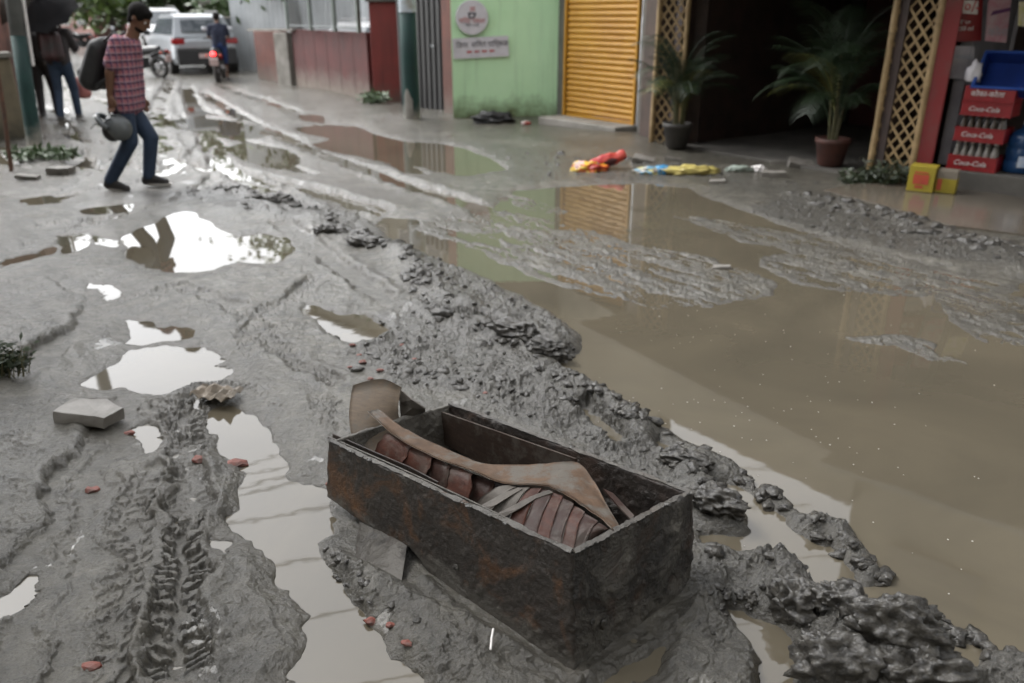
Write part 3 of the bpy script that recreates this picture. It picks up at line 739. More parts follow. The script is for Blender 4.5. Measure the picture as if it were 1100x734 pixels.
# ---- cola crates, bottles, tray, cartons, water jug
b_f = [V2(G(1016, 181, .22)), V2(G(1068, 187, .22))]
cd = (b_f[1] - b_f[0]).normalized(); cn = Vector((-cd.y, cd.x, 0))
cw = (b_f[1] - b_f[0]).length; cdp = .32
crates = []
def crate(z, label, wtxt, ht=.135, dxx=0.0):
    o = b_f[0] + Vector((0, 0, z)) + cd * dxx
    r = empty('bottle_crate', o, label=label, cat='crate', group='red drink crates stacked in the shop')
    q = lambda x, y, zz: o + cd * x + cn * y + Vector((0, 0, zz))
    b = MB(); t = .015
    for x0, x1, y0, y1 in ((0, cw, 0, t), (0, cw, cdp - t, cdp), (0, t, t, cdp - t), (cw - t, cw, t, cdp - t)):
        b.obox(q((x0 + x1) / 2, (y0 + y1) / 2, ht / 2), cd * (x1 - x0) / 2, cn * (y1 - y0) / 2, (0, 0, ht / 2))
    b.obox(q(cw / 2, cdp / 2, .008), cd * (cw / 2 - .0155), cn * (cdp / 2 - .0155), (0, 0, .006))
    b.build('shell', M_['red'], r, bevel=.004)
    b = MB()
    for zz in (.008, ht - .008): b.obox(q(cw / 2, -.003, zz), cd * (cw / 2 + .003), cn * .0035, (0, 0, .007))
    b.build('rim', M_['red'], r)
    if wtxt: text(wtxt, ht * .48, q(cw * .46, -.004, ht * .5), cd, (0, 0, 1), M_['paleink'], parent=r, shear=.35 if wtxt[0] == 'C' else .1)
    return r
zc = .222
crate(zc, 'lowest red crate, standing on the plinth and full of pale bottles', 'Coca-Cola')
crate(zc + .265, 'faded red crate with dark bottles, second from the plinth', 'Coca-Cola', .13, .01)
crate(zc + .50, 'upper middle red crate resting on dark bottle tops', 'Coca-Cola', .125, .025)
crate(zc + .628, 'topmost red crate under the tilted blue tray', 'कोका-कोला', .135, .028)
M_['bottle'] = mat('brown_bottle_glass', (.07, .055, .045), (.04, .03, .025), 8, .12); M_['pbottle'] = mat('pale_bottle_glass', (.22, .21, .19), (.14, .13, .12), 8, .15); M_['cap'] = mat('bottle_cap', (.45, .43, .40), (.3, .3, .3), 20, .35, 0, 80, .6)
def bottles(z, hgt, m_, label, grp, dxx):
    first = None
    for j in range(2):
        for i in range(6):
            p = b_f[0] + cd * (.05 + dxx + (cw - .1) * i / 5) + cn * (.05 + .075 * j) + Vector((0, 0, z + .016))
            if first is None:
                r = empty('bottle', p, label=label, cat='bottle', group=grp); first = r
                MB().lathe([(.026, 0), (.029, .01), (.029, hgt * .52), (.024, hgt * .6), (.013, hgt * .78), (.012, hgt * .93)], 12, p).build('glass', m_, r, smooth=True)
                MB().lathe([(.0145, hgt * .935), (.0145, hgt * .985), (.012, hgt)], 12, p).build('cap', M_['cap'], r)
            else:
                r = copy_tree(first); r.location = p
bottles(zc, .245, M_['pbottle'], 'pale glass bottle standing in the lowest red crate', 'bottles in the lowest crate', 0)
bottles(zc + .265, .228, M_['bottle'], 'dark glass bottle standing in the second faded red crate', 'bottles in the second crate', .01)
# blue tray tipped towards the street on top of the crates
M_['blue'] = mat('blue_plastic', (.010, .036, .21), (.008, .028, .16), 5, .35)
tz = zc + .628 + .136
c0 = b_f[0] + cd * .09 + Vector((0, 0, tz)); tl = .62; th_ = .36; tu = (Vector((0, 0, 1)) * .78 + cn * .62).normalized(); tn = cd.cross(tu).normalized()   # tn faces the street
tdepth = .15
tray = empty('blue_tray', c0, label='open blue plastic tray tipped up on the topmost red crate', cat='tray')
q = lambda x, u_, n_: c0 + cd * x + tu * u_ + tn * n_ - tn * 0.0
b = MB(); t = .008
def tr(x0, x1, u0_, u1, n0, n1): b.obox(q((x0 + x1) / 2, (u0_ + u1) / 2, (n0 + n1) / 2), cd * (x1 - x0) / 2, tu * (u1 - u0_) / 2, tn * (n1 - n0) / 2)
tr(0, tl, 0, th_, -tdepth, -tdepth + t)
tr(0, tl, 0, t, -tdepth + t, 0); tr(0, tl, th_ - t, th_, -tdepth + t, 0); tr(0, t, t, th_ - t, -tdepth + t, 0); tr(tl - t, tl, t, th_ - t, -tdepth + t, 0)
b.build('shell', M_['blue'], tray)
b = MB(); rimm = mat('blue_rim', (.03, .085, .33), (.025, .07, .28), 5, .35)
tr(-.02, tl + .02, -.02, -.0005, -.012, .004); tr(-.02, tl + .02, th_ + .0005, th_ + .02, -.012, .004); tr(-.02, -.0005, 0, th_, -.012, .004); tr(tl + .0005, tl + .02, 0, th_, -.012, .004)
b.build('rim', rimm, tray)
# cloth bag behind the tray
def crumple(c, size, seed, nz_=.35, sub=3, flat=1.0, fr=2.2):
    import bmesh
    bm = bmesh.new(); bmesh.ops.create_icosphere(bm, subdivisions=sub, radius=1); b = MB(); off = Vector((seed * 3.1, seed * 1.7, seed * .9))
    for v in bm.verts:
        d_ = v.co.normalized(); k = 1 + nz_ * (mnoise.fractal(d_ * fr + off, 1, 2, 4) + .5 * (1 - 2 * abs(mnoise.noise(d_ * fr * 1.8 + off))))
        v.co = Vector((d_.x * size[0] * k, d_.y * size[1] * k, max(d_.z * size[2] * k, -size[2] * .55)))
    b.add([Vector(c) + v.co for v in bm.verts], [[v.index for v in f.verts] for f in bm.faces]); bm.free(); return b
pp = b_f[0] + cd * .05 + cn * .10 + Vector((0, 0, tz + .09))
tag(crumple(pp, (.06, .06, .11), 2).build('plastic_bag', M_['white'], loc=pp, smooth=True), 'crumpled white plastic bag wedged behind the left end of blue tray', 'bag')
# cartons
M_['yellow'] = mat('yellow_card', (.34, .27, .02), (.27, .21, .02), 5, .6); M_['cart_red'] = mat('carton_red_print', (.42, .07, .03), (.35, .05, .03), 8, .6); M_['kraft'] = mat('grey_card', (.22, .19, .15), (.16, .14, .11), 5, .7)
y0_, y1_ = V2(G(973, 205, .05)), V2(G(1001, 208, .05)); cdx = (y1_ - y0_).normalized(); cnx = Vector((-cdx.y, cdx.x, 0)); wc = (y1_ - y0_).length
cb = empty('carton', Vector((y0_.x, y0_.y, .052)), label='yellow printed carton with red panel standing before the red post', cat='carton')
o = Vector((y0_.x, y0_.y, .053)); MB().obox(o + cdx * wc / 2 + cnx * .09 + Vector((0, 0, .118)), cdx * wc / 2, cnx * .09, (0, 0, .118)).build('box', M_['yellow'], cb, bevel=.004)
b = MB(); 
for k in (0, 1):
    b.obox(o + cdx * wc * (.34 + .30 * k) - cnx * .002 + Vector((0, 0, .115)), cdx * wc * .145, cnx * .0015, (0, 0, .045))
b.obox(o + cdx * wc * .48 - cnx * .002 + Vector((0, 0, .178)), cdx * wc * .26, cnx * .0015, (0, 0, .007)); b.obox(o + cdx * wc * .45 - cnx * .002 + Vector((0, 0, .045)), cdx * wc * .16, cnx * .0015, (0, 0, .012))
b.build('printed_panel', M_['cart_red'], cb)
o2 = V2(G(1003, 207, .05)) + Vector((0, 0, .053)); w2 = .17
cb2 = empty('carton', o2, label='small yellow and grey carton squeezed between yellow carton and plinth', cat='carton')
MB().obox(o2 + cdx * w2 / 2 + cnx * .09 + Vector((0, 0, .065)), cdx * w2 / 2, cnx * .08, (0, 0, .065)).build('box', M_['yellow'], cb2, bevel=.003)
MB().obox(o2 + cdx * w2 / 2 + cnx * .09 + Vector((0, 0, .168)), cdx * w2 / 2, cnx * .08, (0, 0, .037)).build('flap', M_['kraft'], cb2, bevel=.003)
MB().obox(o2 + cdx * .03 + cnx * .008 + Vector((0, 0, .075)), cdx * .02, cnx * .002, (0, 0, .05)).build('printed_panel', M_['cart_red'], cb2)
# water jug
j = V2(G(1091, 186, .22)) + Vector((0, 0, .222)) + sin_ * .06
jg = empty('water_jug', j, label='big blue water jug beside the stack of red crates', cat='jug')
M_['jug'] = mat('jug_blue', (.012, .055, .15), (.01, .04, .11), 4, .2)
MB().lathe([(.12, 0), (.135, .015), (.135, .10), (.128, .11), (.135, .12), (.135, .22), (.128, .23), (.135, .24), (.135, .31), (.10, .37), (.045, .40), (.04, .43)], 26, j).build('bottle', M_['jug'], jg, smooth=True)
MB().lathe([(.035, .431), (.035, .46), (.03, .47)], 16, j).build('cap', M_['white'], jg)
fdv = Vector((-j.x, -j.y, 0)).normalized(); sdv = Vector((-fdv.y, fdv.x, 0))
MB().sheet([[j + (fdv * math.cos(a) + sdv * math.sin(a)) * .1375 + Vector((0, 0, z)) for a in np.linspace(-.1, .75, 8)] for z in (.06, .16)], .002).build('label', mat('jug_label', (.35, .45, .62), (.55, .6, .68), 14, .5), jg)
# posters and cooler in the shop
def panel(pxs, yy, material, name, label, cat, th=.02):
    P4 = [Q(x, y, yy) for x, y in pxs]
    c = sum(P4, Vector()) / 4; r = empty(name, c, label=label, cat=cat); MB().prism(P4, (0, th, 0)).build('board', material, r); return r, P4
ysh = 7.97
r, P4 = panel(((1024, 45), (1054, 44), (1057, -28), (1026, -28)), ysh, mat('dark_red_card', (.20, .009, .011), (.15, .008, .01), 5, .5), 'hanging_poster', 'dark red poster with white price box hanging behind the blue tray', 'poster')
e_ = (P4[1] - P4[0]).normalized()
def on(px, py, dy=-.004): return Q(px, py, ysh + dy)
MB().prism([on(1027, 14), on(1050, 15.5), on(1051, 1), on(1027.5, 0)], (0, .003, 0)).build('price_box', M_['paleink'], r)
text('५०/-', .13, on(1040, 8, -.008), e_, (0, 0, 1), M_['redink'], parent=r)
text('₹ ५०', .05, on(1037, 24), e_, (0, 0, 1), M_['paleink'], parent=r); text('250 ml', .055, on(1037, 31), e_, (0, 0, 1), M_['paleink'], parent=r)
r, P4 = panel(((1059, 44), (1081, 46), (1090, -28), (1065, -28)), ysh - .1, mat('pink_card', (.36, .15, .19), (.40, .30, .32), 9, .5), 'pink_poster', 'pink and white printed poster hanging above the blue tray', 'poster')
b = MB(); on2 = lambda px, py: Q(px, py, ysh - .104)
b.prism([on2(1064, 17), on2(1085, 12), on2(1086, 8), on2(1067, 12)], (0, .003, 0)); b.build('printed_stripe', mat('purple_ink', (.12, .03, .12), None, 5, .5), r)
text('कोला', .09, on2(1072, 35), (1, 0, 0), (0, 0, 1), M_['greyink'], parent=r)
r, P4 = panel(((1016, 84), (1046, 86), (1047, 50), (1018, 49)), ysh + .03, mat('grey_white_card', (.34, .33, .35), (.26, .25, .28), 9, .5), 'white_notice', 'pale notice board under the dark red poster', 'notice')
MB().prism([Q(1019, 62, ysh + .024), Q(1044, 64, ysh + .024), Q(1044, 60, ysh + .024), Q(1019, 58, ysh + .024)], (0, .004, 0)).build('printed_stripe', M_['greyink'], r)
r, P4 = panel(((1095, 28), (1118, 30), (1120, 2), (1096, 2)), ysh - .3, mat('lime_packet', (.40, .38, .12), (.55, .5, .4), 16, .5), 'hanging_packet', 'yellow-green packet hanging above the right end of blue tray', 'packet')
# ------------------------------------------------------------------ boundary wall, gate, poles, far street
def gp(px, py): q = G(px, py); q.z = 0; return q
# brick pillar, gate, red gate pillar
a, c = Q(477, 118, 13.9), Q(487.5, 118, 13.7); a.z = c.z = 0
bp_ = MB().wall(a, c, -.05, 2.6, .3).build('brick_pillar', M_['brickpil'], loc=a, bevel=.01); tag(bp_, 'slim brown brick pillar between black gate and pale green wall', 'pillar')
a, c = Q(431, 113, 15.4), Q(478, 117, 14.2); a.z = c.z = 0
gt = empty('gate', a, label='tall black sheet metal gate behind the green pole', cat='gate'); d = (c - a).normalized(); n = Vector((-d.y, d.x, 0))
MB().wall(a, c, .04, 2.5, .03).build('panel', M_['black'], gt)
b = MB(); w = (c - a).length
for k in range(9): b.obox(a + d * w * (k + .5) / 9 - n * .012 + Vector((0, 0, 1.25)), d * .012, n * .011, (0, 0, 1.2))
b.build('ribs', M_['black'], gt)
MB().obox(a + d * w * .82 - n * .03 + Vector((0, 0, 1.1)), d * .05, n * .018, (0, 0, .012)).build('bolt', M_['tin'], gt)
a, c = gp(404, 111), gp(433, 113); c.y = a.y = 15.9
gpil = empty('gate_pillar', a, label='broad dark red gate pillar at end of the red boundary wall', cat='pillar')
MB().wall(a, c, -.05, 1.80, .45).build('shaft', M_['gate_red'], gpil, bevel=.012)
MB().box(a.x - .05, c.x + .05, 15.85, 16.4, 1.803, 1.9).build('cap', M_['dark_conc'], gpil)
# low red wall and its railing
wa, wb = Vector((-2.75, 16.2, 0)), Q(313, 35, 19.6); wb.z = 0
wc_, wd_ = Q(300, 35, 20.4), Q(272, 35, 21.8); wc_.z = wd_.z = 0
bw_ = empty('boundary_wall', wa, label='low dark red boundary wall stained pale near the ground', cat='wall')
MB().wall(wb, wa, -.05, 1.27, .2).build('panel', M_['redwall'], bw_); 
b = MB(); d = (wb - wa).normalized(); n = Vector((-d.y, d.x, 0)); Lw = (wb - wa).length
for k in range(1, 6): b.obox(wa + d * Lw * k / 6 + Vector((0, 0, .6)) - n * .002, d * .012, n * .006, (0, 0, .63))
b.build('rib', M_['redwall'], bw_)
MB().wall(wd_, wc_, -.05, 1.22, .2).build('side_panel', M_['brickpil'], bw_)
a, c = Q(300, 88, 20.0), Q(314, 88, 19.7); a.z = c.z = 0
MB().wall(a + Vector((0, -.12, 0)), c + Vector((0, -.12, 0)), -.05, 1.2, .4).build('pillar', M_['conc'], bw_, bevel=.02)
a, c = Q(268, 35, 21.2), Q(316, 35, 19.4)
MB().obox((a + c) / 2 + Vector((0, 0, .06)), (c - a) / 2, (.02, .1, 0), (0, 0, .025)).build('plank', M_['conc'], bw_)
rl = empty('railing', wa + Vector((0, 0, 1.27)), label='green-grey upright bar railing on top of red boundary wall', cat='railing')
o = wa - n * .1 * 0 + n * -.0
cen = lambda t: wa + d * Lw * t + n * (-.1) * -1
for t in (.02, .30, .62, .97):
    MB().obox(cen(t) + Vector((0, 0, 1.9)), d * .035, n * .035, (0, 0, .63)).build('post', mat('railing_green', (.10, .13, .11), (.07, .08, .07), 6, .5), rl)
b = MB()
for k in range(46): 
    t = .02 + .95 * k / 45; b.obox(cen(t) + Vector((0, 0, 1.9)), d * .007, n * .007, (0, 0, .6))
b.build('bars', M_['tin'], rl)
b = MB()
for z in (1.36, 2.1, 2.45): b.obox(cen(.495) + Vector((0, 0, z)), d * Lw * .475, n * .012, (0, 0, .015))
b.build('rail', M_['tin'], rl)
# pale corrugated sheet behind the railing
a, c = Vector((-8.3, 25.5, 0)), Vector((-1.6, 20.2, 0)); d2 = (c - a).normalized(); n2 = Vector((-d2.y, d2.x, 0)); Lc = (c - a).length
N_ = 160; grid = [[a + d2 * Lc * i / N_ + n2 * .03 * math.cos(i * math.pi / 2) + Vector((0, 0, z)) for z in (0, 3.3)] for i in range(N_ + 1)]
cs = MB().sheet(grid, .004).build('corrugated_fence', mat('pale_zinc', (.50, .52, .53), (.38, .40, .41), 1.2, .5, 0, 80, .1), loc=a); tag(cs, 'tall pale corrugated metal sheeting behind the bar railing', 'fence')
a, c = Q(243, 75, 26.3), Q(274, 72, 25.2); a.z = c.z = 0
d2 = (c - a).normalized(); Lc = (c - a).length; n2 = Vector((-d2.y, d2.x, 0)); N_ = 48
tf = empty('sheet_fence', a, label='grey tin sheet fence beyond the red wall near the parked silver car', cat='fence')
MB().sheet([[a + d2 * Lc * i / N_ + n2 * .02 * math.cos(i * math.pi / 2) + Vector((0, 0, z)) for z in (0, 1.5)] for i in range(N_ + 1)], .004).build('sheeting', M_['tin'], tf)
MB().obox((a + c) / 2 - n2 * .05 + Vector((0, 0, 1.5)), d2 * Lc / 2, n2 * .03, (0, 0, .02)).build('rail', M_['conc'], tf)

# green lamp pole by the gate and leaning pole on the left
M_['polegreen'] = painted_wall('pole_green', (.006, .040, .034), (.008, .03, .028), (.30, .28, .24), 3, .30)
M_['polegrey'] = mat('galvanised', (.20, .21, .21), (.14, .15, .15), 4, .5, 0, 80, .3)
q = gp(443, 132)
gpole = empty('lamp_pole', q, label='dark green pole with peeling foot and pale poster by the black gate', cat='pole')
MB().lathe([(.13, -.1), (.13, .0), (.128, 1.0), (.125, 1.78)], 18, q).build('shaft', M_['polegreen'], gpole, smooth=True)
MB().lathe([(.122, 1.781), (.118, 5.5)], 18, q).build('upper_shaft', M_['polegrey'], gpole, smooth=True)
fdv = Vector((-q.x, -q.y, 0)).normalized(); sdv = Vector((-fdv.y, fdv.x, 0))
MB().sheet([[q + (fdv * math.cos(t) + sdv * math.sin(t)) * .137 + Vector((0, 0, z)) for t in np.linspace(-1.2, 1.2, 10)] for z in (1.62, 2.1)], .003).build('poster', mat('faded_poster', (.48, .55, .62), (.30, .30, .26), 7, .6), gpole)
MB().sheet([[q + (fdv * math.cos(t) + sdv * math.sin(t)) * .134 + Vector((0, 0, z + .08 * math.sin(5 * t + z * 9))) for t in np.linspace(-.9, .15, 8)] for z in (-.05, .2, .45)], .003).build('peeled_patch', M_['conc'], gpole)
q = gp(38, 159)
top = Q(16, 15, 10.75)
lp = empty('leaning_pole', q, label='dark green pole leaning at the left roadside with weeds at its foot', cat='pole')
dirp = (top - q).normalized()
q2 = q + dirp * 1.35
MB().tube([q - dirp * .1, q, q + dirp * .7, q2], [.092, .092, .09, .088], 18).build('shaft', M_['polegreen'], lp, smooth=True)
MB().tube([q2 + dirp * .001, q2 + dirp * 3.5], [.087, .085], 18).build('upper_shaft', M_['polegrey'], lp, smooth=True)
MB().tube([q + dirp * 1.0 + Vector((.115, .03, 0)), q + dirp * 3 + Vector((.11, .03, 0))], .018, 8).build('conduit', M_['paleink'], lp)
# low wall and hut on the left
a, c = Q(-60, 150, 10.6), Q(30, 148, 11.2); a.z = c.z = 0
lw = empty('low_wall', a, label='low mouldy concrete wall behind the leaning green pole', cat='wall')
mw = painted_wall('mouldy_concrete', (.20, .165, .11), (.12, .105, .075), (.06, .055, .04), 2.5, .3)
MB().wall(a, c, -.05, 1.06, .35).build('panel', mw, lw, bevel=.02)
MB().wall(a + Vector((-.03, -.04, 0)), c + Vector((.05, -.03, 0)), 1.065, 1.13, .43).build('coping', M_['conc'], lw, bevel=.01)
a, c = Vector((-9.5, 12.2, 0)), Vector((-7.75, 12.9, 0))
hut = empty('brick_hut', a, label='reddish brick hut wall behind the low mouldy wall at left edge', cat='hut')
MB().wall(a, c, -.05, 3.2, 2.5).build('wall', mat('old_brick', (.22, .09, .06), (.13, .06, .045), 8, .8, .4, 30), hut)
MB().wall(a + Vector((-.2, -.3, 0)), c + Vector((.3, -.1, 0)), 3.203, 3.3, 3.0).build('roof', M_['tin'], hut)
q = gp(13, 188); t = Q(-3, 75, 8.9)
tag(MB().tube([q - (t - q) * .05, q.lerp(t, .3), q.lerp(t, .6) + Vector((.01, 0, 0)), t], .022, 8).build('rusty_stake', mat('rust', (.12, .055, .03), (.06, .035, .025), 20, .8, .3, 60), loc=q), 'thin rusty stake standing at left roadside before the low wall', 'stake')
# houses added at left (mostly out of view) and behind viewer to block sky
def block(name, label, a, c, hh, dp, wm, z0=-.1, nwin=4, rows=3):
    a, c = V2(a), V2(c); r = empty(name, a, label=label, cat='building'); d = (c - a).normalized(); n = Vector((-d.y, d.x, 0)); L = (c - a).length
    MB().wall(a, c, z0, hh, dp).build('wall', wm, r)
    MB().wall(a - d * .2 - n * .2, c + d * .2 - n * .2, hh + .003, hh + .18, dp + .4).build('roof', M_['dark_conc'], r)
    k_ = 0
    for j in range(rows):
        for i in range(nwin):
            cc = a + d * L * (i + .5) / nwin + Vector((0, 0, 1.6 + j * (hh - .6) / rows)); w_ = min(.6, L / nwin * .28)
            f = MB().obox(cc - n * .02, d * w_, n * .05, (0, 0, .62)).build('window', M_['white_wall'] if wm is not M_['white_wall'] else M_['brown'], r)
            MB().obox(cc - n * .075, d * (w_ - .07), n * .006, (0, 0, .55)).build('pane', M_['glass'], f)
    return r
block('building', 'added grey plastered building left of the lane, blocking sky light', (-5.0, 1.0), (-8.8, 9.3), 8.0, 6, M_['plaster'], nwin=5)  # invented block, cuts sky light from the left
block('building', 'added plastered building behind the viewer, shading what faces it', (16, -4.2), (-9, -5.2), 10, 6, M_['pink'], nwin=7)  # added close and high to darken faces turned towards the viewer
# end of the street
block('building', 'pinkish two storey house at the far end beyond black umbrella', Q(60, 20, 50), Q(98, 20, 48), 5.0, 6, mat('pink_plaster', (.42, .24, .21), (.30, .18, .16), 1.4, .8), nwin=2, rows=2)
block('building', 'pale house at the far end behind the walking man', Q(130, 20, 62), Q(165, 20, 60), 5.5, 6, M_['white_wall'], nwin=2, rows=3)
block('building', 'dark brown shop building beyond the white car', Q(190, 20, 50), Q(262, 20, 42), 4.2, 6, M_['brown'], nwin=4, rows=2)
block('building', 'grey concrete building behind the corrugated sheeting', Q(300, 10, 36), Q(475, 10, 30), 11.5, 6, M_['plaster'], nwin=6, rows=2)
block('building', 'dark plastered house at the far left beyond brick hut', Q(-70, 20, 34), Q(40, 20, 40), 5.0, 6, M_['brown'], nwin=4, rows=2)
a = Q(226, 20, 40); a.z = 0
tag(MB().box(a.x - .45, a.x + .6, a.y, a.y + .8, -.05, 4).build('concrete_column', M_['conc'], loc=a), 'broad grey concrete column rising behind the silver car', 'column')
# trees
M_['leafA'] = mat('leaf_dark', (.035, .07, .02), (.06, .095, .03), 2, .5); M_['leafB'] = mat('leaf_bright', (.12, .17, .03), (.07, .12, .03), 2, .5); M_['bark'] = mat('bark', (.06, .05, .04), (.035, .03, .025), 9, .85, .4, 30)
def tree(name, label, base, hh, rad, leaf, seed, n=1500, ls=.16, z0=.45, grp='trees at the end of the street'):
    rr = random.Random(seed); base = V2(base); r = empty(name, base, label=label, cat='tree', group=grp); tips = []
    b = MB(); tw = hh * .03 + .05
    tp = [base + Vector((rr.uniform(-.1, .1) * k, rr.uniform(-.1, .1) * k, hh * .8 * k / 6)) for k in range(7)]
    b.tube(tp, [tw * (1 - k / 8) for k in range(7)], 9)
    for k in range(9):
        s_ = tp[2 + k % 5]; a = rr.uniform(0, 6.28); e = s_ + Vector((math.cos(a) * rad * .8, math.sin(a) * rad * .8, hh * rr.uniform(.1, .3))); m_ = s_.lerp(e, .5) + Vector((0, 0, .1 * rad))
        b.tube([s_, m_, e], [tw * .4, tw * .28, tw * .1], 6); tips += [m_, e]
    b.build('trunk', M_['bark'], r, smooth=True)
    tips += [tp[-1], tp[-1] + Vector((0, 0, hh * .15))]
    mb = MB(); vs = []; fs = []
    for i in range(n):
        t = rr.choice(tips); p = t + Vector((rr.gauss(0, 1), rr.gauss(0, 1), rr.gauss(0, .75))) * rad * .27
        if p.z < hh * z0 * .6: p.z = hh * z0 * .6 + rr.uniform(0, .5)
        u_ = Vector((rr.gauss(0, 1), rr.gauss(0, 1), rr.gauss(0, .6))).normalized(); w_ = u_.orthogonal().normalized(); L = ls * rr.uniform(.6, 1.4)
        k = len(vs); vs += [p - u_ * L, p + w_ * L * .45, p + u_ * L, p - w_ * L * .45]; fs.append((k, k + 1, k + 2, k + 3))
    mb.add(vs, fs).build('crown', leaf, r)
tree('tree', 'dark leafy tree beside the railing with low hanging leaves', Q(318, 30, 23.5), 6.2, 1.8, M_['leafA'], 1, 1800, .14, .2)
tree('tree', 'bright green bushy tree behind tin sheet fence', Q(292, 30, 27), 7.5, 2.0, M_['leafB'], 2, 1600, .14, .25)
tree('tree', 'yellowish green tree at the street end behind the walking man', Q(120, 20, 44), 4.6, 2.2, M_['leafB'], 3, 1800, .22, .12)
tree('tree', 'dark tree at the far end between pink house and white car', Q(150, 20, 50), 5.5, 2.8, M_['leafA'], 4, 2200, .25, .1)
tree('tree', 'dark tall tree behind the white car', Q(185, 20, 47), 5.2, 2.6, M_['leafA'], 5, 2200, .25, .15)
tree('tree', 'dark tree overhanging the lane behind the umbrellas', Q(35, 20, 30), 5.5, 2.2, M_['leafA'], 6, 2000, .2, .2)
tree('tree', 'dark tree behind the silver car near the column', Q(255, 20, 38), 4.8, 1.8, M_['leafA'], 9, 1500, .2, .2)
# overhead cables across the street, seen mirrored in the puddles
for k, (xa, ya, za, xb, yb, zb_) in enumerate([(-9, 9, 6.2, 4, 14, 5.4), (-9, 9.2, 6.0, 4, 13.4, 5.2), (-9, 10, 6.6, 5, 12.6, 6.0), (-9.5, 11, 6.5, 5, 15, 6.2), (-9, 8.2, 6.4, 5, 11.4, 6.0), (-8.6, 7.5, 6.6, 6, 10.6, 6.4), (-9, 12, 7.2, 3.5, 17, 6.4), (-8.2, 6.2, 6.8, 6, 9.6, 6.6)]):
    A_, B2 = Vector((xa, ya, za)), Vector((xb, yb, zb_))
    tag(MB().tube([A_.lerp(B2, t) - Vector((0, 0, .5 * 4 * t * (1 - t))) for t in np.linspace(0, 1, 17)], .011, 6).build('overhead_cable', M_['cable'], loc=A_), 'thin black cable strung across the street, mirrored in the long puddle', 'cable', 'overhead cables')

